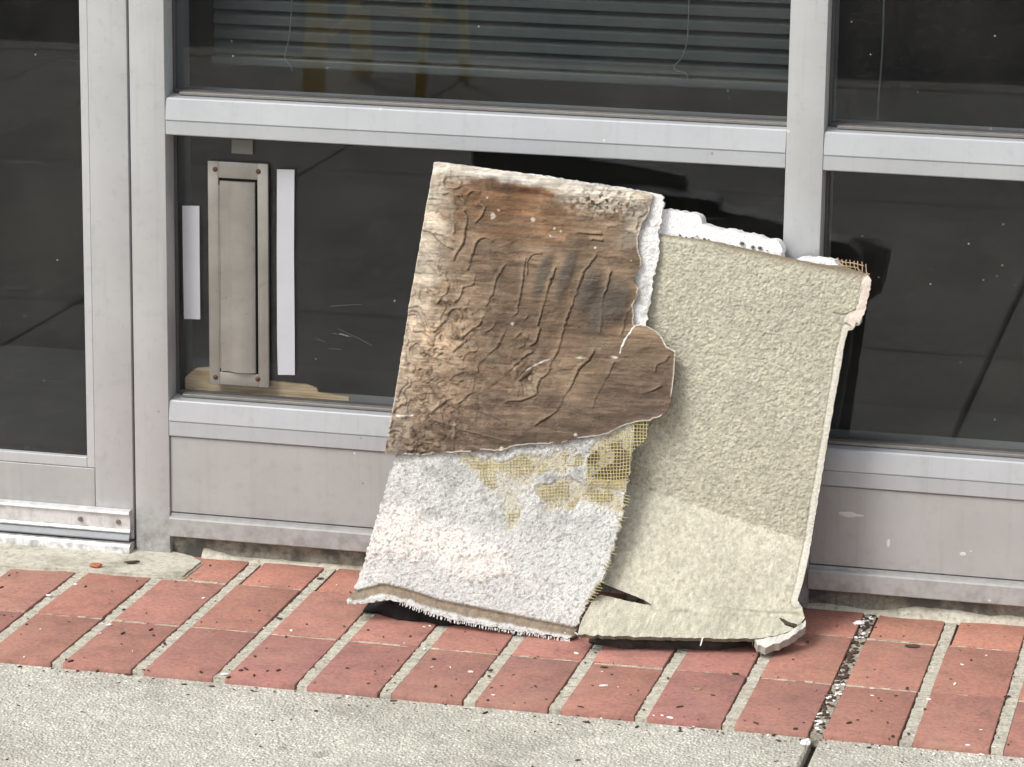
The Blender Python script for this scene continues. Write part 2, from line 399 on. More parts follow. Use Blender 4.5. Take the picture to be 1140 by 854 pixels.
# ------------------------------------------------------------------ ground
GZ = -0.007
X0, BW, Y0, Y1, Y2, YB = 0.0703, 0.1124, -0.5034, -0.3096, -0.108, 0.010
JX = X0+9*BW                                     # the open expansion joint runs on through the pavement
def grid_sheet(name, xs, ys, z, mat, skip=None):
    bm = bmesh.new(); vv = {}
    def v(x, y):
        if (x, y) not in vv: vv[(x, y)] = bm.verts.new((x, y, z))
        return vv[(x, y)]
    for x0, x1 in zip(xs[:-1], xs[1:]):
        for y0, y1 in zip(ys[:-1], ys[1:]):
            if skip and skip(x0, x1, y0, y1): continue
            bm.faces.new((v(x0, y0), v(x1, y0), v(x1, y1), v(x0, y1)))
    me = bpy.data.meshes.new(name); bm.to_mesh(me); bm.free()
    o = link(name, me, mat); o['kind'] = 'structure'; return o
grid_sheet('ground', [-600, 600], [-600, 600], -.16, ASPHALT)
# sidewalk: slabs with real joints between them
sb = MB()
KERB = -4.72
xe = [-12, -9.16, -7.68, -6.2, -4.72, -3.24, -1.9, -.70, JX, 2.56, 4.04, 5.52, 7.0, 9.9, 12.5]
ye = [KERB, -3.05, -1.56, Y0]
for a, b in zip(xe[:-1], xe[1:]):
    for c, d in zip(ye[:-1], ye[1:]):
        j = .0026 if b != JX and a != JX else .005
        sb.box(a+j, b-j, c+(0 if c == KERB else j), d-(.0005 if d == Y0 else j), -.12, GZ, .003, 1)
sw = sb.build('sidewalk', CONCRETE); sw['kind'] = 'structure'
jb = MB().box(-12, 12.5, KERB+.01, Y0, -.15, GZ-.016)
o = jb.build('joint_filler', m_plain('joint_dirt', lin(70, 62, 52), .95, 0, .004, 200, .4)); o['kind'] = 'structure'
o = MB().box(-12, 12.5, KERB-.16, KERB-.004, -.15, GZ+.004, .012, 3).build('kerb', m_smooth_concrete()); o['kind'] = 'structure'
o = MB().box(-12, 12.5, -30, KERB-.161, -.3, -.13).build('road', ASPHALT); o['kind'] = 'structure'

# brick band: bricks set as a soldier course, mortar joints between
def mesh_col(o, cols):
    at = o.data.attributes.new('Col', 'FLOAT_COLOR', 'POINT')
    C = np.concatenate([np.asarray(cols), np.ones((len(cols), 1))], 1).astype(np.float32); at.data.foreach_set('color', C.ravel())
bb = MB(); mo = MB(); bcols = []; mcols = []
rows = [(Y0, Y1), (Y1, Y2), (Y2, YB)]
def addc(mb, cols, c):
    n = len(mb.bm.verts)-len(cols); cols.extend([c]*n)
for i in range(-34, 40):
    xa, xb = X0+i*BW, X0+(i+1)*BW
    jw = .0172
    for r, (ya, yb) in enumerate(rows):
        if r == 2 and xb < .13 and xa > -1.35: continue                       # the door step sits here
        gy = .0036
        x0, x1 = xa+jw/2, xb-jw/2
        if r == 2: x0 += .004
        y0 = ya+(.0 if r == 0 else gy); y1 = yb-(gy if r < 2 else .004)
        dz = random.uniform(-.0007, .0007)
        n0 = len(bb.bm.verts)
        bb.box(x0+random.uniform(-.0008, .0008), x1+random.uniform(-.0008, .0008), y0+random.uniform(-.0008, .0008), y1+random.uniform(-.0008, .0008), -.06, dz, .0019, 2,
               Matrix.Rotation(random.uniform(-.006, .006), 3, 'Z') @ Matrix.Rotation(random.uniform(-.008, .008), 3, 'X'))
        k = random.uniform(.93, 1.06)
        base = np.array([.445, .205, .148]) if r == 2 else (np.array([.395, .188, .146]) if r == 1 else np.array([.36, .173, .141]))
        base = base*k*np.array([1, random.uniform(.97, 1.05), random.uniform(.96, 1.05)])
        addc(bb, bcols, base)
    # the wide mortar joint on this line, raised a little off the bed, dark slit along its left side
    n = 70
    for y0, y1 in zip(np.linspace(Y0+.0006, YB-.002, n)[:-1], np.linspace(Y0+.0006, YB-.002, n)[1:]):
        if y0 > Y2-.003 and -1.35 < xa < .13: continue
        dirty = i == 9
        w0 = -jw/2+.0020+random.uniform(-.0010, .0012); w1 = jw/2+.0002
        dzz = -.0013+random.uniform(-.0009, .0005)-(.0012 if dirty else 0)
        mo.box(xa+w0, xa+w1, y0, y1+.0004, -.02, dzz)
        c = np.array([.50, .475, .40])*random.uniform(.88, 1.1)
        if dirty: c = np.array([.36, .33, .27])*random.uniform(.9, 1.1)
        addc(mo, mcols, c)
# thin cross joints
for y in (Y1, Y2):
    for i in range(-34, 40):
        xa, xb = X0+i*BW, X0+(i+1)*BW; k = 9
        for a, b in zip(np.linspace(xa+.010, xb-.010, k)[:-1], np.linspace(xa+.010, xb-.010, k)[1:]):
            if random.random() < .08: continue
            mo.box(a, b+.0003, y-.0040, y+.0030, -.02, -.0012+random.uniform(-.0009, .0006)); addc(mo, mcols, np.array([.52, .47, .37])*random.uniform(.75, 1.1))
pave = bb.build('brick_paving', BRICK); pave['kind'] = 'structure'; mesh_col(pave, bcols)
for p in pave.data.polygons: p.use_smooth = True
pave.data.set_sharp_from_angle(angle=R(35))
mm = mo.build('mortar_joints', MORTAR); mm['kind'] = 'structure'; mesh_col(mm, mcols)
bed = MB().box(-3.75, 4.55, Y0+.002, YB+.03, -.09, -.0062).build('paving_bed', m_plain('joint_soil', lin(92, 80, 66), .95, 0, .003, 300, .35)); bed['kind'] = 'structure'

# door step: a worn concrete sill in front of the door
st = on_plane([(0, 630), (40, 632), (90, 634), (130, 638), (165, 640), (205, 641), (216, 633), (226, 624), (215, 618), (190, 612)], 2, 0.004)[:, :2]
pts = np.vstack([[(-1.30, Y2+.004)], st, [(.055, .02), (-1.30, .05)]])
pts = np.vstack([smooth_line(ragged(pts[:12], .0012, .012, False), .004), pts[12:]])
bm = bmesh.new(); top = [bm.verts.new((p[0], p[1], .0035)) for p in pts]; bot = [bm.verts.new((p[0], p[1], -.05)) for p in pts]
bm.faces.new(top)
for i in range(len(pts)): bm.faces.new((top[i], bot[i], bot[(i+1) % len(pts)], top[(i+1) % len(pts)]))
bmesh.ops.recalc_face_normals(bm, faces=bm.faces)
bmesh.ops.bevel(bm, geom=[e for e in bm.edges if all(v.co.z > 0 for v in e.verts)], offset=.003, segments=2, affect='EDGES')
me = bpy.data.meshes.new('door_step'); bm.to_mesh(me); bm.free()
tag(link('door_step', me, THRESH, None, (-.1, -.05, 0)), 'worn pale concrete sill in front of the glass door', 'door sill')

# ------------------------------------------------------------------ storefront (aluminium frame, glass, kick panels)
ZT1, ZTS, ZT0 = .6756, .6436, .6226
ZS1, ZSS, ZS0 = .2336, .2030, .1804
ZB1, ZB0 = .0643, .0307
MB0, MB1 = .9418, .9928; JA0, JA1 = 0.0, .0524
YG = .045
XR0, XR1 = 1.93, 1.981
front = empty('storefront', (.5, 0, 0), 'grey aluminium shop front with dark glass panes and kick panels', 'shop front')
def post(x0, x1, z0=0.0, z1=2.40, name='mullion'):
    return MB().box(x0, x1, 0, .110, z0, z1, .0012, 2).build(name, ALU, front, smooth=True)
post(JA0, JA1, -.004, name='door_jamb'); post(MB0, MB1, .001); post(XR0, XR1, .001)
for x0, x1 in ((JA1, MB0), (MB1, XR0)):
    a, b = x0+.0006, x1-.0006
    # transom: sloped upper face, groove, lower face
    def rail(z1, zs, z0, name):
        prof = [(.1085, z1+.0008), (.058, z1+.0008), (.058, z1+.003), (.052, z1+.003), (.0050, z1), (.0030, z1-.0018), (-.0006, zs+.0012), (.0016, zs+.0006), (.0016, zs-.0004), (.0006, zs-.0010), (.0006, z0+.0015), (.0022, z0), (.1085, z0)]
        o = MB().prism(prof, 'x', a, b).build(name, ALU_COOL, front); return o
    rail(ZT1, ZTS, ZT0, 'transom'); rail(ZS1, ZSS, ZS0, 'window_sill')
    rail(2.39, 2.36, 2.338, 'head_rail')
    MB().box(a, b, .0045, .03, ZB1+.001, ZS0-.0012, .0008, 1).build('kick_panel', KICK, front)
    # base trim with a small ledge, dark slot above it
    prof = [(.03, ZB1-.0008), (.0035, ZB1-.0005), (.0035, ZB1-.004), (-.004, ZB1-.005), (-.0065, ZB1-.007), (-.0065, ZB0+.0015), (-.005, ZB0), (.03, ZB0)]
    MB().prism(prof, 'x', a, b).build('base_trim', KICK, front)
    for za, zb in ((ZT1+.003, 2.338), (ZS1+.003, ZT0)):
        fr = MB().box(a, b, YG-.003, YG+.003, za-.0005, zb+.0, 0)
        p = fr.build('glass_pane', GLASS, front)
        # black gasket round the pane and a bead at its foot, set into the frame
        g = MB().box(a, a+.0042, YG-.010, YG-.0035, za, zb).box(b-.0042, b, YG-.010, YG-.0035, za, zb)
        g.box(a+.0042, b-.0042, YG-.010, YG-.0035, zb-.004, zb-.0003).box(a+.0042, b-.0042, YG-.011, YG-.0035, za, za+.005)
        g.build('gasket', GASKET, p)
        MB().box(a+.014, b-.0015, YG-.026, YG-.0115, za-.001, za+.0035, .0008, 1).build('glazing_bead', BEAD, front)
# sealed plinth below the trim
pl = MB().box(JA1, XR1+.6, .012, .10, -.06, ZB0-.0006).build('plinth', PLINTH, front)
# ragged mortar fillet along the wall foot
vx = []
bm = bmesh.new()
xs = np.arange(.10, 1.95, .006); prev = None
for x in xs:
    w = .006+.016*max(0, float(fbm(x, 0, 9, 3))-.38)*2.2; h = .003+.012*max(0, float(fbm(x, 3, 14, 5))-.35)*2
    v = [bm.verts.new((x, .0135, h)), bm.verts.new((x, .011-w*.4, h*.55)), bm.verts.new((x, .011-w, -.004))]
    if prev: 
        for k in range(2): bm.faces.new((prev[k], prev[k+1], v[k+1], v[k]))
    prev = v
bmesh.ops.recalc_face_normals(bm, faces=bm.faces); me = bpy.data.meshes.new('mortar_fillet'); bm.to_mesh(me); bm.free()
link('mortar_fillet', me, THRESH, front)
# stray paint marks on the right kick panel
PMK = m_plain('paint_mark_white', lin(214, 212, 206, .85), .7)
for (u, v, w, h) in ((945, 573, 9, 3.6), (955, 574, 7, 1.6), (989, 605, 2.2, 5), (1072, 617, 4, 2.5), (1081, 614, 1.1, 1.1), (938, 572, 5, 2.5)):
    p = on_plane([(u, v)], 1, .0041)[0]; MB().ball(p, .00125, (w, .35, h), 2).build('paint_mark', PMK, front)
# wall over the shop front and beside it
wall = empty('building_wall', (.5, .05, 2.42), 'plain rendered wall over the shop front', 'wall')
MB().box(-4, 6, .02, .30, 2.401, 4.6, .004, 1).box(-4, -1.03, .02, .30, .002, 2.40).box(XR1+.002, 6, .02, .30, .002, 2.40).build('wall_face', RENDER, wall)

# door
door = empty('glass_door', (-.5, .02, .03), 'glass door with grey aluminium frame at the left edge', 'door')
DX1 = -.0032; DX0 = -.945
MB().box(-.0620, DX1, -.0008, .044, .020, 2.30, .0016, 2).box(DX0, DX0+.0708, -.0008, .044, .020, 2.30, .0016, 2).build('stile', ALU, door, smooth=True)
MB().box(DX0+.0712, -.0624, -.0004, .043, .030, .1225, .0008, 1).box(DX0+.0712, -.0744, -.0004, .043, 2.20, 2.30, .0008, 1).build('bottom_rail', KICK, door)
MB().box(DX0+.0716, -.0747, .0008, .012, .1232, .1385, .001, 2).box(-.0744, -.0623, .0006, .012, .1232, 2.198, .001, 2).build('glazing_bead', ALU, door)
MB().box(DX0+.06, -.066, .0135, .0195, .128, 2.21).build('glass_pane', DOORGLASS, door)
swp = MB().prism([(-.0015, .0655), (-.012, .0640), (-.013, .0600), (-.0085, .0575), (-.0085, .036), (-.011, .0335), (-.011, .0318), (-.0015, .0318)], 'x', DX0+.004, DX1-.003).build('door_sweep', ALU_BRIGHT, door)
for x in (-.083, -.024, -.35, -.62):
    MB().cyl((x, -.0088, .047), (x, -.0118, .047), .0040, .0030, 16).cyl((x, -.0119, .047), (x, -.0123, .047), .0016, .0016, 6).build('screw', STEEL, swp, smooth=True)
MB().prism([(-.001, .0316), (-.0070, .0316), (-.0125, .0215), (-.0115, .0195), (-.001, .0215)], 'x', DX0+.004, DX1-.004).build('rubber_lip', m_plain('grey_vinyl', lin(150, 154, 158, .8), .45), door)
MB().prism([(.06, .0035), (.06, .014), (-.002, .0165), (-.016, .0160), (-.020, .0125), (-.0215, .0030)], 'x', -1.02, -.0036).build('threshold', ALU_BRIGHT, front)
MB().box(-1.03, -.975, 0, .11, .001, 2.40, .0012, 2).build('door_jamb', ALU, front)
MB().box(-.974, -.0005, 0, .11, 2.305, 2.40, .0012, 2).build('door_head', ALU, front)

# room behind the glass
o = MB().box(-1.6, 2.7, .31, 4.0, -.06, -.02).build('room_floor', ROOMFLOOR); o['kind'] = 'structure'
o = MB().box(-1.6, 2.7, .112, .309, -.06, ZS1-.012).build('window_ledge', ROOM); o['kind'] = 'structure'
o = MB().box(-1.6, 2.7, 4.0, 4.06, -.06, 2.9).box(-1.66, -1.6, .31, 4.06, -.06, 2.9).box(2.7, 2.76, .31, 4.06, -.06, 2.9).build('room_walls', ROOM); o['kind'] = 'structure'
o = MB().box(-1.66, 2.76, .31, 4.06, 2.9, 2.96).build('room_ceiling', ROOM); o['kind'] = 'structure'

# venetian blind in the upper middle pane
YBL = .135
zr = on_plane([(540, 80)], 1, YBL)[0][2]
cp = on_plane([(985, -60), (984, 0), (982, 60), (978, 110), (977, 140)], 1, .13)
o = MB().tube([tuple(p) for p in smooth_line(cp, .008)], .0014, 6).build('pull_cord', CORD, None, tuple(cp[0]))
tag(o, 'thin pale cord hanging behind the upper right pane', 'cord')
bl = empty('venetian_blind', (.5, YBL, zr), 'grey green venetian blind behind the upper middle pane, its cords hanging', 'blind')
sl = MB()
for k in range(60):
    z = zr+.020+k*.0212
    if z > 2.3: break
    prof = [(YBL-.0065, z-.0095), (YBL-.0035, z+.001), (YBL+.005, z+.0120), (YBL+.0055, z+.0115), (YBL-.0028, z+.0002), (YBL-.0058, z-.0100)]
    sl.prism(prof, 'x', JA1+.03, MB0-.004)
sl.build('slats', BLIND, bl)
MB().box(JA1+.028, MB0-.003, YBL-.012, YBL+.012, zr-.0065, zr+.0065, .003, 3).build('bottom_rail', m_plain('blind_rail', (.085, .10, .10, 1), .4), bl, smooth=True)
for u0, pts in ((325, [(326, -60), (325, 0), (322, 40), (317, 62), (318, 68), (324, 74), (325, 80)]), (765, [(768, -60), (767, 0), (765, 45), (758, 66), (750, 73), (753, 79), (763, 81), (766, 88)])):
    P = on_plane(pts, 1, YBL-.019); MB().tube([tuple(p) for p in smooth_line(P, .006)], .0009, 6).build('cord', CORD, bl)

# pine offcut lying on the ledge inside
YW = .0535
w = on_plane([(206, 420), (218, 410), (232, 409), (262, 414), (300, 424), (340, 428), (352, 432), (354, 437), (388, 442), (389, 447), (376, 449)], 1, YW)[:, [0, 2]]
w = np.vstack([w, [(w[-1, 0]-.01, ZS1+.0031), (w[0, 0], ZS1+.0031)]])
o = MB().prism([tuple(p) for p in w], 'y', YW, YW+.0042).build('wood_offcut', PINE, None, (float(w[0, 0]), YW, ZS1+.0031))
tag(o, 'split pale pine offcut on the sill behind the mail slot', 'wood scrap')

# ------------------------------------------------------------------ mail slot and tape on the glass
ms = empty('mail_slot', (.146, YG-.003, .254), 'tall satin metal mail slot fixed on the lower left pane', 'mail slot')
YP = YG-.010
q = on_plane([(232, 180), (299, 182), (298.5, 431), (232, 428)], 1, YP)
px0, px1, pz0, pz1 = q[[0, 3], 0].mean(), q[[1, 2], 0].mean(), q[[2, 3], 2].mean(), q[[0, 1], 2].mean()
fq = on_plane([(243, 198), (287.5, 417)], 1, YP); fx0, fx1, fz1, fz0 = fq[0, 0], fq[1, 0], fq[0, 2], fq[1, 2]
pb = MB()
t_ = YP; bk = YG-.0035
pb.box(px0, fx0, t_, bk, pz0, pz1, .0012, 2).box(fx1, px1, t_, bk, pz0, pz1, .0012, 2).box(fx0-.0003, fx1+.0003, t_+.00005, bk, fz1, pz1-.0001, .0012, 2).box(fx0-.0003, fx1+.0003, t_+.00005, bk, pz0+.0001, fz0, .0012, 2)
pb.build('plate', NICKEL, ms, smooth=True)
MB().box(fx0-.001, fx1+.001, bk-.0022, bk-.0003, fz0-.001, fz1+.001).build('recess', DARK, ms)
xs = np.linspace(0, 1, 26); wd = fx1-fx0-.0058; xa = fx0+.0024
prof = [(xa+wd*s, t_-.0002-(.0008 if s < .24 else .0008+.0050*math.sin(min(1, (s-.24)/.76)*math.pi)**.7)) for s in xs]
prof += [(xa+wd, t_+.002), (xa, t_+.002)]
MB().prism(prof, 'z', fz0+.0018, fz1-.0040).build('flap', NICKEL, ms, smooth=True)
MB().cyl((xa-.0009, t_-.0006, fz0+.006), (xa-.0009, t_-.0006, fz1-.010), .0011, n=10).build('hinge', NICKEL, ms, smooth=True)
for (u, v) in ((239.5, 188.5), (287.5, 191), (240, 420), (287, 422)):
    p = on_plane([(u, v)], 1, YP)[0]
    MB().ball((p[0], YP-.0001, p[2]), .0038, (1, .5, 1), 2).box(p[0]-.0030, p[0]+.0030, YP-.0021, YP-.0014, p[2]-.0005, p[2]+.0005).build('screw', BRONZE, ms, smooth=True)
def tape(name, quad, mat, label, th=.0006):
    P = on_plane(quad, 1, YG-.0036)
    bm = bmesh.new(); a = [bm.verts.new((p[0], YG-.0036-th, p[2])) for p in P]; b = [bm.verts.new((p[0], YG-.0031, p[2])) for p in P]
    bm.faces.new(a)
    for i in range(len(P)): bm.faces.new((a[i], b[i], b[(i+1) % len(P)], a[(i+1) % len(P)]))
    bm.faces.new(b[::-1]); bmesh.ops.recalc_face_normals(bm, faces=bm.faces)
    me = bpy.data.meshes.new(name); bm.to_mesh(me); bm.free()
    return tag(link(name, me, mat, None, tuple(P.mean(0))), label, 'tape')
tape('tape_strip', [(308.5, 188.5), (327.8, 189), (327.3, 280), (328.2, 380), (328.3, 417.5), (309.5, 417.2), (308.6, 380), (308.2, 280)], TAPE, 'longer white tape strip to the right of the mail slot')
tape('tape_strip', [(203, 229), (222, 229.2), (222.3, 290), (223, 355.5), (205, 355), (203.8, 290)], TAPE, 'shorter white tape strip between door jamb and mail slot')
tape('tape_patch', [(258, 155), (281.5, 156), (281.5, 172), (258, 170.5)], TAPE_GREY, 'small grey tape patch just above the mail slot')

SCR = m_plain('scratch_in_glass', lin(130, 130, 128, .7), .8)
for pts in ([(368, 341), (388, 339.5), (402, 339)], [(376, 366), (400, 377), (414, 385)], [(370, 371), (392, 375)], [(366, 388), (380, 389)], [(378, 371.5), (388, 374.5)], [(352, 377), (362, 381)]):
    P = on_plane(pts, 1, YG-.0031); MB().tube([tuple(p) for p in P], .00020 if pts[0][0] != 378 else .0011, 5).build('scratch_mark', SCR, front)
# ------------------------------------------------------------------ stucco panel leaning on the mullion
def smin(a, b, k):
    h = np.clip(.5+.5*(b-a)/k, 0, 1); return b*(1-h)+a*h-k*h*(1-h)
def crease_z(x): return CRZ0-(x-.750)*CRZK
CRZ0, CRZK = .1905, .246
def stucco(x, z):
    x = np.asarray(x, float); z = np.asarray(z, float)
    up = -.049-.14*(.52-z)
    zc = crease_z(x); yc = -.049-.14*(.52-zc)
    lo = yc+.62*(z-zc)
    zt = .052-(x-.75)*.055; yt = yc+.62*(zt-zc)
    fl = yt+3.4*(z-zt)
    return smin(smin(up, lo, .0008), fl, .0015)
sp = empty('stucco_panel', (.85, -.10, 0), 'beige stucco wall panel with a folded foot leaning against the mullion', 'wall debris')
SP = XZ([(560, 250), (640, 252), (735, 261), (790, 268), (850, 281), (905, 293), (940, 297), (962, 304), (968, 308), (966, 325), (957, 362), (944, 368), (940, 385), (934, 420), (925, 470), (916, 525), (907, 580), (899, 625),
          (892, 655), (888, 668), (893, 676), (896, 688), (890, 695), (878, 703), (862, 708), (840, 711), (800, 711), (720, 709), (680, 708), (643, 706.5), (648, 690), (660, 667), (668, 640), (640, 610), (600, 590), (560, 560), (560, 500)], stucco)
amps = [.0006]*len(SP)
for i in (8, 9, 10): amps[i] = .0022
for i in range(19, 22): amps[i] = .0016
for i in range(22, 27): amps[i] = .0004
SPr = ragged(SP, .0006, .005, True, amps)
tear = XZ([(650, 668), (655, 657), (668, 648.5), (690, 657), (727, 674.5), (698, 669), (668, 662), (657, 670)], stucco)
slit = XZ([(866, 686), (880, 693), (893, 696), (886, 700), (874, 696)], stucco)
RE = XZ([(968, 308), (957, 362), (944, 368), (940, 385), (934, 420), (925, 470), (916, 525), (907, 580), (899, 625), (892, 655), (888, 668)], stucco)
TE = XZ([(735, 261), (790, 268), (850, 281), (905, 293), (962, 304)], stucco)
TL = XZ([(727, 674.5), (760, 678), (800, 681), (850, 683), (890, 684)], stucco)
def st_h(x, z):
    rough = 1-.55*sstep(.001, -.0005, z-crease_z(x))
    xr = .8*x+.6*z; zr_ = -.6*x+.8*z; w = fbm(xr+.004*vnoise(x, z, 90, 4), zr_, 330, 11, 3, .6); h = .0034*(w-.5)*rough
    dR, _, _ = seg_dist(x, z, RE); h = h*(1-.7*sstep(.012, .006, dR))+.0014*sstep(.009, .004, dR)
    dT, _, _ = seg_dist(x, z, TE); h = h*(1-.7*sstep(.008, .003, dT))-.002*sstep(.010, .002, dT)
    dl, _, _ = seg_dist(x, z, TL); h = h-.0030*sstep(.004, .0, dl)
    h = h+.0012*(fbm(x, z, 40, 8, 3)-.5)*sstep(.045, .02, z)
    return h
def st_c(x, z):
    n = fbm(x, z, 14, 21, 4); g = fbm(x, z, 210, 33, 2)
    c = linv(188, 184, 166, .90)[None]*np.ones((len(x), 1))
    c = c*(1+.50*(g-.5))[:, None]*(1+.18*(n-.5))[:, None]
    low = sstep(.0008, -.0008, z-crease_z(x)); c = c*(1-low[:, None])+low[:, None]*(c*np.array([1.13, 1.13, 1.15]))   # foot painted lighter below the crease, as if catching more light
    dR, _, _ = seg_dist(x, z, RE); m = sstep(.0105, .0075, dR+.003*(fbm(x, z, 45, 5)-.5)); c = c*(1-m[:, None])+m[:, None]*linv(214, 211, 198, .86)
    m = sstep(.0015, .0, np.abs(dR-.0098+.003*(fbm(x, z, 45, 5)-.5)))*.45; c = c*(1-m[:, None])+m[:, None]*linv(128, 116, 94, .7)
    dT, _, _ = seg_dist(x, z, TE); m = sstep(.020, .004, dT+.010*fbm(x, z, 30, 9))*sstep(.80, .90, x)*.75; c = c*(1-m[:, None])+m[:, None]*linv(132, 118, 96, .8)
    m = sstep(.006, .001, dT)*.6; c = c*(1-m[:, None])+m[:, None]*linv(140, 128, 108, .8)
    CK = XZ([(963, 312), (957, 330), (954, 343), (946, 349), (937, 350), (928, 348)], stucco); m = np.exp(-((seg_dist(x, z, CK)[0]+.0014*(fbm(x, z, 130, 25)-.5))/.0011)**2)*.85; c = c*(1-m[:, None])+m[:, None]*linv(70, 58, 46, .8)
    m = sstep(.028, .012, z)*sstep(.955, .985, x)*.7; c = c*(1-m[:, None])+m[:, None]*linv(226, 226, 216, .86)
    dl, _, _ = seg_dist(x, z, TL); m = sstep(.0022, .0, dl+.0016*(fbm(x, z, 60, 15)-.5))*.45*sstep(.35, .55, fbm(x, z, 25, 17)); c = c*(1-m[:, None])+m[:, None]*linv(110, 98, 80, .8)
    gr = sstep(.56, .66, fbm(x, z, 26, 40))*.15*sstep(.12, .02, z); c = c*(1-gr[:, None])+gr[:, None]*linv(150, 142, 118, .8)
    return np.clip(c, .02, .9)
sheet('stucco_face', STUCCOM, sp, SPr, stucco, .005, st_h, .0010, st_c, (tear, slit), linv(120, 112, 98, .8), linv(96, 90, 80, .7))
# dark slab added under a lower edge, down to the ground, to deepen the shade
def underlay(name, parent, edge, f, inset, depth, zt, mat):
    E_ = on_surf(smooth_line(edge, 6), f); bm = bmesh.new(); prev = None
    for q_, p in enumerate(E_):
        e_ = min(q_, len(E_)-1-q_)/len(E_); e_ = float(sstep(0, .22, np.array(e_)))
        y0 = p[1]+inset+.022*(1-e_)+.014*(float(fbm(p[0], 0, 55, 7, 4))-.5); t_ = max(.0015, (p[2]-zt)*(.25+.75*e_)*(.8+.5*float(fbm(p[0], 2, 80, 8, 3))))
        v = [bm.verts.new((p[0], y0+.003, .0006)), bm.verts.new((p[0], y0, t_*.6)), bm.verts.new((p[0], y0+.004, t_)), bm.verts.new((p[0], y0+depth, t_+.003)), bm.verts.new((p[0], y0+depth, .0006))]
        if prev:
            for k in range(5): bm.faces.new((prev[k], prev[(k+1) % 5], v[(k+1) % 5], v[k]))
        else: bm.faces.new(v[::-1])
        prev = v
    bm.faces.new(prev); bmesh.ops.recalc_face_normals(bm, faces=bm.faces)
    me = bpy.data.meshes.new(name); bm.to_mesh(me); bm.free(); return link(name, me, mat, parent)
SHADE_GREY = m_plain('shade_grey', lin(70, 66, 62), .95, 0, .004, 160, .4, .15)  # dark tones standing in for the shade under the two panels
SHADE_BLACK = m_plain('shade_black', lin(38, 37, 36), .95, 0, .003, 160, .4, .15)
underlay('foot_shade_slab', sp, [(648, 706.5), (720, 708), (800, 710), (838, 711)], stucco, .016, .05, .0075, SHADE_GREY)
# foam core behind the stucco skin, broken along its top
fcore = lambda x, z: stucco(x, z)+.0062
FP = XZ([(560, 225), (700, 226), (733, 231), (752, 232), (776, 236), (783, 241), (784, 247), (800, 252), (820, 255), (850, 262), (868, 266), (873, 274), (872, 285), (882, 289), (893, 284), (910, 284), (930, 287), (936, 294), (940, 300), (945, 330), (925, 420), (906, 520), (890, 600), (700, 590), (600, 600), (560, 520)], lambda x, z: stucco(x, z)+.022)
FP = ragged(FP, .0016, .004)
sheet('foam_core', FOAMM, sp, FP, fcore, .034, lambda x, z: .002*(fbm(x, z, 180, 3, 3)-.5), .0022, lambda x, z: np.clip(np.ones((len(x), 3))*.86*(1+.1*(fbm(x, z, 90, 7)-.5))[:, None], 0, .9), (), (.87, .87, .86), (.8, .8, .79))
# dark crumbs of old adhesive between skin and foam
CRM = m_plain('old_adhesive', lin(92, 84, 80), .9)
for (u, v, r) in ((757, 262, 1.5), (764, 264, 1.0), (771, 265, 1.8), (784, 266, 1.6), (789, 267, 1.2), (826, 271, 2.6), (838, 275, 2.2), (846, 276, 2.4), (776, 263, 1.0), (854, 279, 1.0)):
    p = on_surf([(u, v)], lambda x, z: stucco(x, z)+.004)[0]; MB().ball(p, .0011*r, (1.3, 1, .9), 1).build('adhesive_crumb', CRM, sp)
# torn skin at the top right corner
fl = XZ([(966, 306), (970, 312), (967, 330), (962, 350), (957, 361), (953, 358), (950, 366), (946, 361), (939, 358), (943, 350), (953, 345), (957, 330), (961, 312)], lambda x, z: stucco(x, z)-.006)
sheet('torn_flap', PLASTER, sp, ragged(fl, .0012, .003), lambda x, z: stucco(x, z)-.006, .003, lambda x, z: .006*(fbm(x, z, 60, 2, 3)-.5), .001)
bc = XZ([(838, 710), (862, 707), (880, 702), (891, 694), (897, 689), (897, 697), (886, 706), (868, 716), (852, 721), (843, 718)], lambda x, z: stucco(x, z)+.004)
sheet('broken_corner', FOAMM, sp, ragged(bc, .0012, .003), lambda x, z: stucco(x, z)+.004, .012, lambda x, z: .005*(fbm(x, z, 90, 12, 4)-.5), .001, lambda x, z: np.clip(linv(222, 220, 212, .88)[None]*(.55+.9*fbm(x, z, 70, 19, 4, .65))[:, None], .03, .9), (), linv(190, 186, 176, .86))
# tan reinforcing mesh poking out of the top edge
f1 = lambda x, z: stucco(x, z)+.012
tm = MB()
def strand(mb, uvs, f, r, n=5, wob=.0006):
    P = on_surf(uvs, f); P = smooth_line(P, .006) if len(P) > 2 else np.array([P[0]+(P[1]-P[0])*t for t in np.linspace(0, 1, 5)])
    P = P+RNG.normal(0, wob, P.shape)*np.array([1, .8, 1]); mb.tube([tuple(p) for p in P], r, n)
for k in range(4): strand(tm, [(930+2*k, 290+4.5*k), (948+2*k, 293+4.5*k), (962+3*k-(8 if k % 2 else 0), 296.5+4.5*k)], f1, .0007)
for k in range(8): strand(tm, [(933+4.4*k, 286.5+.8*k+RNG.random()*2), (934+4.4*k, 299+.8*k)], f1, .0007)
tm.build('mesh_scrap', MESHTAN, sp)

# ------------------------------------------------------------------ front board: foam with a wood sheathing sheet still stuck on its upper half
def FB(x, z):
    x = np.asarray(x, float); z = np.asarray(z, float); zz = np.clip(z, 0, .6)
    return -.240+.285*z+.07*(x-.55)*np.clip(z/.3, 0, 1.2)+.022*sstep(.58, .80, x)*np.sin(math.pi*zz/.6)
fb = empty('sheathed_foam_board', (.55, -.18, 0), 'broken white foam board with brown weathered wood skin on its upper half', 'wall debris')
c5 = lambda P: [(420+x/3.353, 320+y/3.353) for x, y in P]
c4 = lambda P: [(470+x/4.07, 170+y/4.07) for x, y in P]
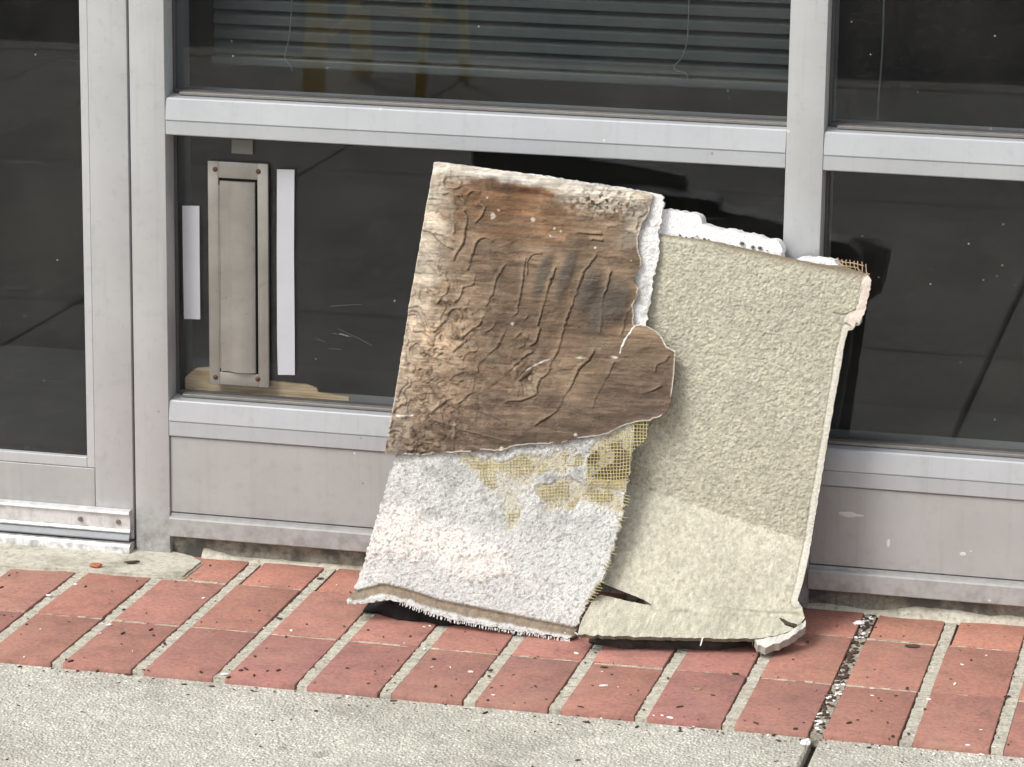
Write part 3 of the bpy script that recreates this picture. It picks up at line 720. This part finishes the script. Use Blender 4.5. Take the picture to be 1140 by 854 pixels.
# the wood sheet
WO = XZ([(483, 180.5), (489, 180), (540, 187), (600, 196), (660, 206), (722, 215), (727, 217), (725, 226), (720, 240), (714, 252), (710, 264), (710, 276), (714, 288), (714, 295), (709, 302), (705, 314), (711, 322), (709, 332), (704, 340), (706, 350), (706, 362),
         (713, 361.5), (722, 364), (730, 368), (737, 376), (742, 386), (752, 391), (750, 420), (747, 445), (743, 458), (735, 464), (720, 469), (705, 471), (692, 475), (680, 481), (668, 485), (640, 489), (620, 494), (600, 494), (575, 496), (558, 502), (540, 501), (520, 503), (505, 504), (488, 503), (470, 507), (455, 506), (428, 505), (431, 490), (440, 440), (452, 360), (465, 285)], FB)
wamps = [.0004]*len(WO)
for i in range(7, 20): wamps[i] = .0014
for i in range(30, 46): wamps[i] = .0010
WOr = ragged(WO, .0004, .004, True, wamps)
def rr(x0, y0, k, *ls): return [[(x0+x/k, y0+y/k) for x, y in l] for l in ls]
CR = rr(590, 280, 7.12, [(205,140),(160,270),(125,390),(95,510),(70,590)], [(500,75),(440,170),(425,215),(385,290),(345,420),(300,540),(240,740),(195,840)], [(640,170),(625,250),(595,360),(575,480),(560,640)], [(830,440),(775,495),(760,570),(745,660)], [(75,620),(60,720),(10,750)])
CR += rr(430, 280, 7.12, [(950,110),(910,160),(880,250),(860,330),(800,430)], [(1115,60),(1085,240),(1070,360),(1045,440),(1045,490),(995,525)], [(640,715),(590,760),(540,800)], [(960,620),(920,700),(880,770),(745,890),(728,960)])
CR += rr(440, 170, 7.12, [(555,470),(575,540),(555,620),(545,720),(500,790),(480,854)], [(220,620),(290,640),(330,690),(390,740),(460,770)], [(780,710),(720,680),(660,700),(630,770),(610,850),(595,930)])
CR += rr(580, 180, 7.12, [(450,568),(560,580),(640,580)], [(570,622),(650,635)], [(600,750),(575,790),(540,840)], [(55,900),(65,780),(110,740),(170,735)])
CR += rr(420, 390, 7.12, [(360,20),(440,60),(530,90),(590,115),(650,120),(690,155)], [(1139,85),(1070,140),(1010,200),(940,260),(870,310),(800,330),(730,360),(680,400),(640,425)], [(310,465),(360,500),(410,530),(470,570),(570,600),(690,645),(830,680),(960,710),(1080,735)], [(1040,410),(1139,405)], [(580,240),(620,205),(690,180)])
CR += rr(580, 390, 6.328, [(260,0),(235,50),(210,130),(195,165),(150,200),(120,260),(118,300)], [(100,320),(60,340),(0,360)], [(515,10),(485,70),(420,130),(380,210),(355,280),(300,340),(270,420),(190,480),(110,530)], [(665,90),(625,170),(570,270),(530,340),(512,410)], [(1050,50),(1020,85),(960,105),(950,150)], [(990,260),(910,300),(860,310)], [(85,20),(0,65)], [(70,150),(0,220)])
WM = rr(430, 280, 7.12, [(660,140),(710,180),(712,230),(690,270),(640,275),(605,300),(590,370),(560,400)], [(500,495),(545,455),(590,450),(640,460),(690,495)], [(330,530),(360,565),(390,630),(430,600),(480,555),(530,610),(580,670)], [(770,525),(740,590),(690,620),(620,680)], [(700,620),(760,620),(800,635),(850,610),(860,580)], [(700,800),(740,790),(790,830)], [(340,70),(400,90),(430,140),(470,190),(480,240)], [(350,110),(380,140),(440,185)], [(310,340),(350,320),(400,345),(440,370),(490,330),(495,295)], [(370,400),(410,420),(440,380)], [(290,270),(330,300),(320,350)], [(1130,520),(1100,545),(1060,530)], [(1040,680),(1080,650),(1130,690)], [(970,760),(1010,750),(1050,770),(1090,760)])
WM += rr(440, 170, 7.12, [(350,455),(380,490),(440,530),(475,570),(480,630)], [(290,625),(380,660),(470,700)], [(395,200),(400,270),(470,290),(540,265)], [(420,130),(440,190),(470,230)], [(510,180),(540,230),(520,270)], [(380,340),(430,330),(470,350),(490,400)], [(490,350),(540,350),(560,400)], [(580,340),(620,310),(680,320)], [(680,400),(720,440),(700,500),(640,560)])
WM += rr(580, 180, 7.12, [(700,520),(770,510),(830,560),(880,570),(930,595),(1010,570)], [(940,480),(920,540),(960,570)], [(860,360),(900,400),(880,440)], [(980,330),(1010,400),(960,430)])
WM += rr(420, 390, 7.12, [(690,400),(790,430),(840,455),(870,490),(930,515),(980,550),(1030,580)], [(440,500),(520,430),(600,380),(650,385)], [(780,20),(830,10),(850,40)], [(470,55),(520,20),(560,30)], [(330,160),(360,150),(400,180)], [(340,240),(400,260),(450,230),(480,250)], [(560,320),(610,380),(560,400)], [(640,270),(680,250),(700,290)], [(230,680),(330,720),(440,740)], [(500,640),(560,670),(610,700)])
STREAK = [XZ(l, FB) for l in rr(440, 170, 7.12, [(430,95),(560,105),(700,140)], [(740,280),(850,285),(960,300),(1130,310)]) + rr(580, 180, 7.12, [(0,225),(120,240),(280,265)])]
CRx = [smooth_line(XZ(p, FB), .006) for p in CR]; WMx = [smooth_line(XZ(p, FB), .006) for p in WM]
WCx = [XZ(c5([(530,325),(570,300),(620,275),(660,265),(700,248),(740,262),(800,265),(850,258),(895,262)]), FB), XZ(c5([(55,480),(130,478)]), FB), XZ(c5([(60,478),(100,480)]), FB)]
SPOT = [(c4([(320,285)])[0], 3.4), (c4([(346,262)])[0], 2), (c4([(500,305)])[0], 3), (c4([(580,377)])[0], 2.4), (c4([(785,432)])[0], 2.4), (c4([(948,490)])[0], 1.7), (c4([(295,205)])[0], 2.5), (c4([(600,345)])[0], 2), (c5([(505,138)])[0], 3.0), (c4([(628,355)])[0], 2), (c5([(740,550)])[0], 2), (c5([(465,600)])[0], 3)]
OV = [((604, 305), 8, 26), ((630, 304), 8, 28), ((655, 322), 10, 26), ((687, 336), 13, 22), ((668, 345), 12, 30)]
TLINE = XZ([(483, 180), (600, 196), (731, 218)], FB); LLINE = XZ([(483, 180), (465, 285), (452, 360), (428, 505)], FB); RLINE = XZ([(731, 218), (724, 240), (716, 264), (719, 288)], FB)
PXM = .00127
def wood_fields(x, z):
    dc = np.full(x.shape, 1e9); dr = np.full(x.shape, 1e9)
    jx = .0026*(vnoise(x, z, 60, 3)-.5)+.0020*(vnoise(x, z, 170, 13)-.5)+.0010*(vnoise(x, z, 420, 23)-.5)
    for l in CRx:
        dc = np.minimum(dc, seg_dist(x+jx, z, l)[0]); dr = np.minimum(dr, seg_dist(x+jx+.0024, z-.0016, l)[0])
    dw = np.full(x.shape, 1e9); dv = np.full(x.shape, 1e9)
    jx = .0040*(vnoise(x, z, 80, 6)-.5)+.0024*(vnoise(x, z, 190, 16)-.5)
    for l in WMx:
        dw = np.minimum(dw, seg_dist(x+jx, z+jx, l)[0]); dv = np.minimum(dv, seg_dist(x+jx+.0018, z+jx-.0012, l)[0])
    return dc, dw, dr, dv
_wf = {}
def wf(x, z):
    k = (len(x), float(x[0]), float(z[-1]))
    if k not in _wf: _wf[k] = wood_fields(x, z)
    return _wf[k]
def ridged(x, z, s, seed, o=3): return 1-np.abs(2*fbm(x, z, s, seed, o, .55)-1)*2.2
def terr(x, z):
    n = fbm(x+.004*vnoise(x, z, 60, 4), z, 34, 51, 3, .5)*8; f_ = n-np.floor(n); e = np.exp(-((f_-.5)/.10)**2)
    return np.floor(n)+sstep(.40, .60, f_)-4, e
def layers(x, z):
    a = fbm(x*.55+.006*vnoise(x, z, 50, 9), z, 36, 101, 5, .6); b = fbm(x*.45, z+.004*vnoise(x, z, 70, 5), 58, 111, 5, .6)
    return sstep(.525, .535, a), sstep(.56, .572, b)
def blister(x, z): return np.clip(sstep(.60, .47, x+.05*(fbm(x, z, 20, 6)-.5))*(.35+.65*sstep(.48, .40, z))+.8*np.exp(-((x-.615)/.03)**2-((z-.345)/.035)**2), 0, 1)
def wood_h(x, z):
    dc, dw, dr, dv = wf(x, z); bl_ = blister(x, z)
    h = .0045*(fbm(x, z, 11, 2, 3)-.5)+.0014*(fbm(x, z, 60, 14, 3)-.5)
    k = np.clip(-.1+2.0*fbm(x, z, 32, 44, 2), .05, 1.7)
    h += k*(.0021*np.exp(-(dr/.0030)**2)-.0016*np.exp(-(dc/.0010)**2))
    h += k*(.0024*np.exp(-(dv/.0026)**2)-.0012*np.exp(-(dw/.0010)**2))
    for (u, v), a, b in OV[:4]:
        p = XZ([(u, v)], FB)[0]; dz = (z-p[1])/(b*PXM*1.1); dx = (x-p[0]-(z-p[1])*.25)/(a*PXM*.9); h += .0026*np.exp(-(dx*dx+dz*dz)**2)
    h += .0005*layers(x, z)[0]+.0004*layers(x, z)[1]
    h += bl_*(.0019*terr(x, z)[0]+.0010*ridged(x, z, 72, 52, 3)+.0020*(fbm(x, z, 150, 5, 3)-.5))
    for (u, v), r in SPOT:
        p = XZ([(u, v)], FB)[0]; h += .0012*np.exp(-(((x-p[0])**2+(z-p[1])**2)/(r*PXM*.8)**2))
    p = XZ([(674, 224)], FB)[0]; m = np.exp(-((x-p[0])/.045)**2-((z-p[1])/.016)**2); h += .004*m*(fbm(x, z, 170, 9, 2)-.5)*2
    p = XZ([(715, 235)], FB)[0]; m = np.exp(-((x-p[0])/.030)**2-((z-p[1])/.022)**2); h += .0020*m*ridged(x, z, 80, 63, 2)
    h += .0016*(fbm(x*.16+.1*vnoise(x, z, 9, 4), z, 190, 17, 4, .6)-.5)
    return h
def wood_c(x, z):
    dc, dw, dr, dv = wf(x, z); bl_ = blister(x, z)
    n1 = fbm(x, z, 9, 3, 4); n2 = fbm(x, z, 28, 13, 4); n3 = fbm(x, z, 75, 73, 4, .6)
    zg = z+.010*(fbm(x, z, 7, 88, 2)-.5)
    g = fbm(x*.14, zg, 170, 23, 5, .7); g2 = fbm(x*.10, zg, 60, 24, 4, .6)
    A = linv(150, 127, 106); B = linv(174, 152, 127); C = linv(120, 104, 92); D = linv(214, 202, 184, 1.4); O = linv(146, 108, 76); G = linv(108, 101, 93)
    def mx(c, d, m): return c*(1-m[:, None])+d*m[:, None]
    c = np.tile(A, (len(x), 1))
    c = mx(c, B, sstep(.42, .62, n1)*.6)
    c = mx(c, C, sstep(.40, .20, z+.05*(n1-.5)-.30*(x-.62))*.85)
    c = mx(c, linv(212, 186, 158), sstep(.585, .49, x+.06*(n2-.5))*sstep(.28, .40, z)*.75)
    c = mx(c, linv(168, 140, 108), sstep(.45, .41, x)*sstep(.24, .19, z)*.6)
    dL = seg_dist(x, z, LLINE)[0]; dT = seg_dist(x, z, TLINE)[0]; dR = seg_dist(x, z, RLINE)[0]
    up = sstep(.46, .56, z)
    c = mx(c, O, up*sstep(.30, .6, g2)*sstep(.72, .62, x)*.85)
    for l in STREAK: c = mx(c, linv(92, 58, 40), np.exp(-(seg_dist(x, z+.006*(n2-.5), l)[0]/.0030)**2)*.75)
    c = mx(c, D, sstep(.052, .012, dL+.05*(n2-.5))*(.30+.65*sstep(.34, .52, z)))
    c = mx(c, linv(238, 233, 224, 2.0), sstep(.017, .007, dT+.016*(n2-.5))*.95)
    c = mx(c, linv(212, 202, 186, 1.3), sstep(.034, .010, dT+.040*(n2-.5)+.03*sstep(.50, .56, x)*sstep(.64, .58, x))*.7)
    c = mx(c, linv(207, 195, 177, 1.3), sstep(.050, .015, dR+.05*(n2-.5))*sstep(.50, .54, z)*.85)
    c = c*(1+1.0*(g-.5)+.6*(g2-.5))[:, None]*(1+.40*(n2-.5)+.45*(n3-.5))[:, None]
    c = c*(1+bl_*(.30*(ridged(x, z, 72, 52, 3)-.5)))[:, None]; c = mx(c, linv(84, 62, 48), terr(x, z)[1]*bl_*.45)
    l1, l2 = layers(x, z); c = c*(1+.16*(l1-.5)-.14*l2)[:, None]; c = c*(1+.75*(fbm(x, z, 13, 121, 3)-.5))[:, None]
    for (u, v), a, b in OV:
        p = XZ([(u, v)], FB)[0]; dz = (z-p[1])/(b*PXM); dx = (x-p[0]-(z-p[1])*.22)/(a*PXM)
        c = mx(c, G*(.70+.6*n3[:, None]), np.exp(-(dx*dx+dz*dz)**1.6)*.85)
    p = XZ([(674, 226)], FB)[0]; m = np.exp(-((x-p[0])/.050)**2-((z-p[1])/.020)**2)
    c = mx(c, linv(62, 52, 40), m*sstep(.55, .64, fbm(x, z, 210, 19, 2))); c = mx(c, linv(226, 216, 200), m*sstep(.60, .68, fbm(x+.5, z, 180, 27, 2)))
    p = XZ([(545, 207)], FB)[0]; m = np.exp(-((x-p[0])/.030)**2-((z-p[1])/.010)**2); c = mx(c, linv(90, 84, 72), m*.7*sstep(.52, .62, fbm(x, z, 190, 29, 2)))
    k = np.clip(-.15+2.1*fbm(x, z, 32, 44, 2), .1, 1)
    c = mx(c, linv(66, 50, 42), np.exp(-(dc/.0009)**2)*.85*k); c = mx(c, linv(80, 62, 51), np.exp(-(dw/.0009)**2)*.65*k)
    gl = fbm(x*.09, zg, 120, 141, 3, .5); c = mx(c, linv(70, 52, 40), np.exp(-((gl-.5)/.012)**2)*.5*sstep(.42, .6, n2))
    gl = fbm(x*.09, zg, 170, 151, 3, .5); c = mx(c, linv(206, 184, 156), np.exp(-((gl-.5)/.010)**2)*.30*sstep(.45, .6, n1))
    c = mx(c, linv(208, 186, 160), np.exp(-(dr/.0016)**2)*.32*k); c = mx(c, linv(206, 186, 160), np.exp(-(dv/.0014)**2)*.35*k)
    fl_ = sstep(.60, .66, fbm(x, z, 130, 96, 2))*bl_; c = mx(c, linv(216, 200, 178), fl_*.45)
    for l in WCx:
        d = seg_dist(x, z, l)[0]+.0016*(vnoise(x, z, 160, 2)-.5); c = mx(c, linv(240, 236, 228, 1.4), np.exp(-(d/.0012)**2)*sstep(.25, .5, vnoise(x, z, 60, 12)))
    for (u, v), r in SPOT:
        p = XZ([(u, v)], FB)[0]; d = np.hypot(x-p[0], z-p[1])*(1+1.1*(vnoise(x, z, 220, 5)-.5)); c = mx(c, linv(226, 218, 206, 1.2), sstep(r*PXM*.9, r*PXM*.3, d)*.85)
    dE = seg_dist(x, z, WOr, True)[0]
    e = sstep(.0024, .0006, dE)*(sstep(.30, .5, vnoise(x, z, 70, 31))*.75); c = mx(c, linv(224, 214, 200, 1.3), e)
    st = XZ([(690, 393), (695, 379), (701, 371), (707, 362), (713, 361.5), (722, 364), (730, 368), (737, 376), (742, 386), (752, 391)], FB)
    c = mx(c, linv(242, 240, 234, 1.5), sstep(.0015, .0007, seg_dist(x+.0016*(vnoise(x, z, 160, 18)-.5), z, st)[0]+.0024*(fbm(x, z, 110, 8, 2)-.42)))
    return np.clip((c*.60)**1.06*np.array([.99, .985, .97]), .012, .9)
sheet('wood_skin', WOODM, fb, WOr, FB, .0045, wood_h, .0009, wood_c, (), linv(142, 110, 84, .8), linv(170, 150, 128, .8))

# the foam board
def FO(x, z):
    z = np.asarray(z, float); x = np.asarray(x, float)
    return FB(x, z)+.0062+.0050*sstep(.27, .16, z)
RIM = XZ([(390, 672), (410, 671), (429, 667), (445, 670), (461, 675), (480, 682), (498, 688), (527, 694), (560, 700), (600, 706), (634, 711)], FO)
STRIP = XZ([(398, 656), (424, 649), (432, 649.5), (460, 657), (490, 667), (540, 677), (590, 687), (638, 697)], FO)
FOP = XZ([(486, 182), (600, 194.5), (690, 208), (735, 216.5), (739, 220), (737, 236), (733, 262), (733, 284), (731, 296), (726, 316), (723, 340), (719, 364), (708, 440), (703, 510), (692, 575), (684, 605), (672, 640), (657, 665), (645, 690), (640, 707), (634, 711)], FO)
FOP = np.vstack([FOP, RIM[::-1][1:], XZ([(391, 664), (397, 650), (404, 630), (416, 588), (432, 532), (441, 506), (452, 440), (470, 300)], FO)])
fa = [.0008]*len(FOP)
for i in range(4, 12): fa[i] = .0022
for i in range(13, 20): fa[i] = .0022
for i in range(20, 31): fa[i] = .0018
for i in range(31, 36): fa[i] = .0016
FOr = ragged(FOP, .001, .0035, True, fa)
YZ = [XZ(p, FO) for p in ([(515, 510), (560, 510), (600, 508), (660, 500), (650, 520), (600, 528), (575, 545), (560, 560), (545, 545), (530, 530)], [(556, 540), (582, 546), (578, 585), (566, 588)], [(600, 545), (640, 532), (690, 550), (690, 568), (650, 560), (612, 566)],
      [(655, 500), (690, 480), (720, 470), (722, 488), (704, 500), (702, 548), (650, 540)])]
HOL = XZ([(653, 510), (668, 498), (690, 490), (708, 492), (703, 515), (700, 536), (676, 534), (654, 531)], FO)
WARM = XZ([(412, 590), (432, 560), (470, 570), (500, 580), (540, 600), (570, 625), (590, 650), (540, 645), (480, 625), (404, 615)], FO)
def fo_masks(x, z):
    ye = np.zeros(x.shape)
    for p in YZ:
        d = seg_dist(x, z, p, True)[0]; s = np.where(inside(x, z, p), -d, d); ye = np.maximum(ye, sstep(.005, -.003, s+.026*(fbm(x, z, 46, 71, 4, .6)-.5)))
    d = seg_dist(x, z, WARM, True)[0]; s = np.where(inside(x, z, WARM), -d, d); wa = sstep(.009, -.009, s+.050*(fbm(x, z, 42, 81, 5, .62)-.5))
    dS, _, sz = seg_dist(x, z, STRIP); below = z < sz
    dRim = seg_dist(x, z, RIM)[0]
    return ye, wa, dS, below, dRim
_fm = {}
def fm(x, z):
    k = (len(x), float(x[0]), float(z[-1]))
    if k not in _fm: _fm[k] = fo_masks(x, z)
    return _fm[k]
def fo_h(x, z):
    ye, wa, dS, below, dRim = fm(x, z)
    b = fbm(.8*x+.6*z, .8*z-.6*x, 240, 41, 4, .7); big = fbm(x, z, 24, 44, 3)
    h = .0030*(b-.5)*(1-.75*ye)+.003*(big-.5)-.0022*ye
    h = h+wa*(.0016+.0034*(fbm(.6*x+.8*z, .6*z-.8*x, 135, 47, 5, .68)-.45))
    inst = below.astype(float)
    h = h*(1-.6*inst)-inst*.004*np.exp(-((dS-.005)/.004)**2)+inst*.006*sstep(.011, .004, dRim)
    p = XZ([(392, 668)], FO)[0]; m = np.exp(-(((x-p[0])/.035)**2+((z-p[1])/.02)**2)); h += m*(.010+.006*(fbm(x, z, 70, 5)-.5))
    return h
def fo_c(x, z):
    ye, wa, dS, below, dRim = fm(x, z)
    def mx(c, d, m): return c*(1-m[:, None])+d*m[:, None]
    b = fbm(.8*x+.6*z, .8*z-.6*x, 240, 41, 4, .7); n = fbm(x, z, 17, 93, 4)
    c = np.tile(linv(217, 217, 214, .90), (len(x), 1))*(1+.26*(b-.5))[:, None]*(1+.22*(n-.5))[:, None]
    c = mx(c, linv(243, 237, 229, .95), wa*.85*(.6+.5*b))
    c = mx(c, linv(198, 186, 146, .86)*(1+.5*(b[:, None]-.5)), ye*.50*(.5+1.0*vnoise(x, z, 30, 66)))
    hol = np.where(inside(x, z, HOL), 1.0, 0.0)*sstep(.40, .50, fbm(x, z, 60, 131, 3)); c = mx(c, linv(96, 84, 62, .8), hol*.9)
    lft = sstep(.50, .42, x-.0*(z))*sstep(.10, .16, z)*.0; c = mx(c, linv(176, 178, 176, .86), lft)
    up = sstep(.24, .30, z); c = mx(c, linv(240, 240, 238, .95), up)
    gre = sstep(.48, .68, fbm(x, z, 36, 97, 5, .65))*sstep(.11, .17, z)*.45*(1-ye); c = mx(c, linv(150, 152, 150, .86), gre)
    inst = below.astype(float)
    br = inst*sstep(.0005, .0015, dS)*sstep(.0165, .0125, dS+.006*(fbm(x, z, 80, 3)-.5))*sstep(.002, .006, dRim)
    c = mx(c, linv(150, 132, 110, .85)*(1+.8*(fbm(x, z, 130, 77, 3)[:, None]-.5)), br*.92)
    sp_ = sstep(.62, .74, fbm(x, z, 330, 55, 2)); c = mx(c, linv(118, 112, 104), sp_*.5*(1-up))
    return np.clip(c, .03, .93)
sheet('foam_board', FOAMM, fb, FOr, FO, .015, fo_h, .0010, fo_c, (), (.80, .80, .78), (.55, .53, .49))
underlay('board_shade_slab', fb, [(397, 670), (411, 669), (429, 666), (461, 674), (498, 687), (560, 699), (630, 708)], FO, .010, .05, .0060, SHADE_BLACK)  # black slab added below the rim, shade put into its colour
# yellowed fibreglass mesh left on the foam
fmesh = lambda x, z: FO(x, z)+.0004
gm = MB(); gr_ = MB()
ZA = XZ([(515, 506), (600, 500), (660, 488), (718, 470), (720, 480), (718, 490), (703, 500), (699, 560), (690, 572), (600, 575), (560, 590), (530, 530)], fmesh)
ZO = XZ([(655, 505), (675, 490), (700, 474), (724, 466), (722, 484), (719, 491), (704, 502), (701, 538), (698, 546), (650, 536)], fmesh)
ang = R(4); ca, sa = math.cos(ang), math.sin(ang)
ctr = ZO.mean(0); NPX = .0044
def clip_strand(a, b, r):
    n = int(np.hypot(*(b-a))/.002); P = a+(b-a)*np.linspace(0, 1, n)[:, None]; ye = fo_masks(P[:, 0], P[:, 1])[0]; ins = inside(P[:, 0], P[:, 1], ZO) | (inside(P[:, 0], P[:, 1], ZA) & (ye*(.35+.9*fbm(P[:, 0], P[:, 1], 60, 61, 3)) > .80)); run = []
    for k in range(n+1):
        if k < n and ins[k]: run.append(k)
        else:
            if len(run) > 3:
                q = P[run[::3]+[run[-1]]]; w = .0022*(np.stack([vnoise(q[:, 0], q[:, 1], 60, 3), vnoise(q[:, 0], q[:, 1], 60, 4)], 1)-.5)
                q = q+w; Y = fmesh(q[:, 0], q[:, 1])-.0004-.0030*inside(q[:, 0], q[:, 1], ZO)+.0022*(vnoise(q[:, 0], q[:, 1], 45, 6)-.5)
                (gm if inside(q[:, 0], q[:, 1], ZO).mean() > .5 else gr_).tube([(float(u), float(y), float(v)) for u, y, v in zip(q[:, 0], Y, q[:, 1])], r, 4)
            run = []
for k in range(-45, 46):
    o_ = np.array([k*NPX*ca, k*NPX*sa]); d_ = np.array([-sa, ca])*.3; clip_strand(ctr+o_-d_, ctr+o_+d_, .00048)
    o_ = np.array([-k*NPX*sa, k*NPX*ca]); d_ = np.array([ca, sa])*.3; clip_strand(ctr+o_-d_, ctr+o_+d_, .00048)
gm.build('fibreglass_mesh', MESHM, fb); gr_.build('mesh_residue', MESHM, fb)['kind'] = 'stuff'
# frayed strands along the torn right edge and the foot
th = MB()
edge = XZ([(700, 548), (692, 575), (684, 605), (672, 640), (657, 665), (645, 690)], FO); edge = smooth_line(edge, .004)
for p in edge:
    if random.random() < .25: continue
    L = random.uniform(.003, .009); y = float(FO(p[0], p[1]))
    th.tube([(p[0]-.004, y-.0015, p[1]+.0005), (p[0]+L*.5, y-.002, p[1]-.0005), (p[0]+L, y-.001+random.uniform(-.002, .002), p[1]-.0015)], .0005, 4)
th.build('frayed_strands', MESHM, fb)['kind'] = 'stuff'
t2 = MB()
for p in smooth_line(RIM, .0035)[20:]:
    for _ in range(2):
        y = float(FO(p[0], p[1])); dx = random.uniform(-.002, .002); L = random.uniform(.001, .0042)
        t2.tube([(p[0]+dx, y-.004, p[1]+.001), (p[0]+dx*1.4, y-.0055, p[1]-L)], .00045, 4)
for uv in ([(629, 704), (630, 710), (628, 713), (632, 713)], [(640, 704), (645, 708), (646, 711)], [(782, 710), (781, 715), (780, 719)]):
    strand(t2, uv, lambda x, z: FO(x, z)-.004 if uv[0][0] < 700 else stucco(x, z)-.004, .0009, 5, .0003)
t2.build('foam_fringe', WHITEFOAM, fb)['kind'] = 'stuff'

# ------------------------------------------------------------------ small loose things on the ground
def crumb(name, uv, size, mat, label, cat, z=0.0, flat=.5, rot=0.0):
    p = on_plane([uv], 2, z)[0]; bm = bmesh.new()
    bmesh.ops.create_icosphere(bm, subdivisions=2, radius=1)
    for v in bm.verts:
        k = 1+random.uniform(-.22, .22); c, s = math.cos(rot), math.sin(rot)
        x, y = v.co.x*size[0]*k, v.co.y*size[1]*k
        v.co = Vector((p[0]+x*c-y*s, p[1]+x*s+y*c, z+size[2]*flat+v.co.z*size[2]*k))
    me = bpy.data.meshes.new(name); bm.to_mesh(me); bm.free()
    return tag(link(name, me, mat, None, (float(p[0]), float(p[1]), z)), label, cat)
LEAF = m_plain('dry_leaf', lin(74, 58, 48), .85, 0, .001, 400, .4)
crumb('foam_crumb', (897, 829), (.006, .014, .004), WHITEFOAM, 'white foam crumb where the dirty brick joint meets the pavement crack', 'foam crumb', GZ-.004, .6, -.1)
crumb('foam_crumb', (956, 695), (.008, .005, .003), WHITEFOAM, 'white foam crumb lying on the dirty joint near the panel foot', 'foam crumb', 0, .6, .4)
crumb('foam_crumb', (893, 706), (.0035, .003, .0025), WHITEFOAM, 'tiny white foam crumb beside the folded corner of the stucco panel', 'foam crumb', 0, .8)
crumb('foam_crumb', (233, 606), (.0035, .003, .003), WHITEFOAM, 'small white foam crumb at the wall foot beside the door jamb', 'foam crumb', .008, .8)
crumb('foam_crumb', (952, 669), (.003, .0025, .003), WHITEFOAM, 'white foam crumb stuck by the concrete plinth right of the panel', 'foam crumb', .006, .8)
crumb('brick_chip', (107, 631), (.009, .006, .004), m_plain('brick_chip', lin(172, 104, 80), .85, 0, .002, 300, .25), 'orange brick chip at the front of the door step', 'brick chip', .0045, .5, .3)
crumb('dry_twig', (147, 627), (.011, .0028, .0022), LEAF, 'dark dry twig lying on the concrete door step', 'twig', .0045, .8, .5)
crumb('dry_leaf', (1016, 720), (.010, .005, .0015), LEAF, 'brown dry leaf on a brick between panel and right edge', 'leaf', 0, .8, .2)
crumb('dry_leaf', (776, 768), (.0065, .004, .002), m_plain('curled_leaf', lin(150, 120, 100), .85, 0, .001, 400, .3), 'pale curled leaf on a brick below the stucco panel', 'leaf', 0, .8, -.3)
# countless bits of dirt
mb = MB(); ml = MB()
for k in range(640):
    x = random.uniform(-.4, 1.6); y = random.choice((random.uniform(Y0, 0), random.uniform(Y0, 0), random.gauss(Y0-.01, .012), random.gauss(Y0-.1, .15)))
    if y > -.0: continue
    z = 0.0 if y > Y0 else GZ
    s = random.choice((.0009, .0013, .0013, .0022)); a = random.uniform(0, 3.14)
    tgt = ml if random.random() < .2 else mb
    m = Matrix.Translation((x, y, z+s*.4)) @ Matrix.Rotation(a, 4, 'Z') @ Matrix.Diagonal((random.uniform(1, 3.2), random.uniform(.7, 1.2), .7, 1))
    bmesh.ops.create_icosphere(tgt.bm, subdivisions=1, radius=s, matrix=m)
for k in range(230):
    y = random.uniform(Y0-.0, YB-.01); u_ = JX+random.gauss(-.0015, .0042); s = random.choice((.0012, .0018, .0026))
    if y > -.30 and y < -.12 or random.random() < .68: tgt = mb
    else: tgt = ml
    if abs(u_-JX) > .008: continue
    m = Matrix.Translation((u_, y, -.0018+s*.3)) @ Matrix.Rotation(random.uniform(0, 3.1), 4, 'Z') @ Matrix.Diagonal((random.uniform(1, 2.4), random.uniform(.8, 1.4), .55, 1))
    bmesh.ops.create_icosphere(tgt.bm, subdivisions=1, radius=s, matrix=m)
tag(mb.build('dark_litter', LEAF), 'dark specks of dirt and leaf bits scattered over the paving', 'dirt', kind='stuff')
tag(ml.build('pale_litter', WHITEFOAM), 'white foam specks scattered over the paving', 'foam specks', kind='stuff')

# ------------------------------------------------------------------ across the sidewalk: a yellow barricade that the glass mirrors
bx, by = -.98, -4.25
ba = empty('yellow_barricade', (bx, by, GZ), 'yellow folding barricade at the kerb, mirrored in the upper pane', 'barricade')
for s in (0, .30):
    g = MB(); hw = .028 if s == 0 else .012
    for d in (-.16, .16):
        g.box(bx+s-hw, bx+s+hw, by+d-.016, by+d+.016, GZ+.002, .98, .003, 1, Matrix.Rotation(R(9)*(1 if d < 0 else -1)*-1, 3, 'X'))
    g.build('leg', YELLOW, ba)
MB().box(bx-.06, bx+.36, by+.10, by+.125, .62, .82, .003, 1).build('board', YELLOW, ba)
MB().box(bx+.0285, bx+.2875, by-.16, by-.14, .20, .25, .003, 1).build('stretcher', BLACKP, ba)
P_ = [(bx-.13, by-.35, .09), (bx, by-.35, .19), (bx+.21, by-.35, .14)]
MB().tube(P_, .011, 8).build('arm', YELLOW, ba)
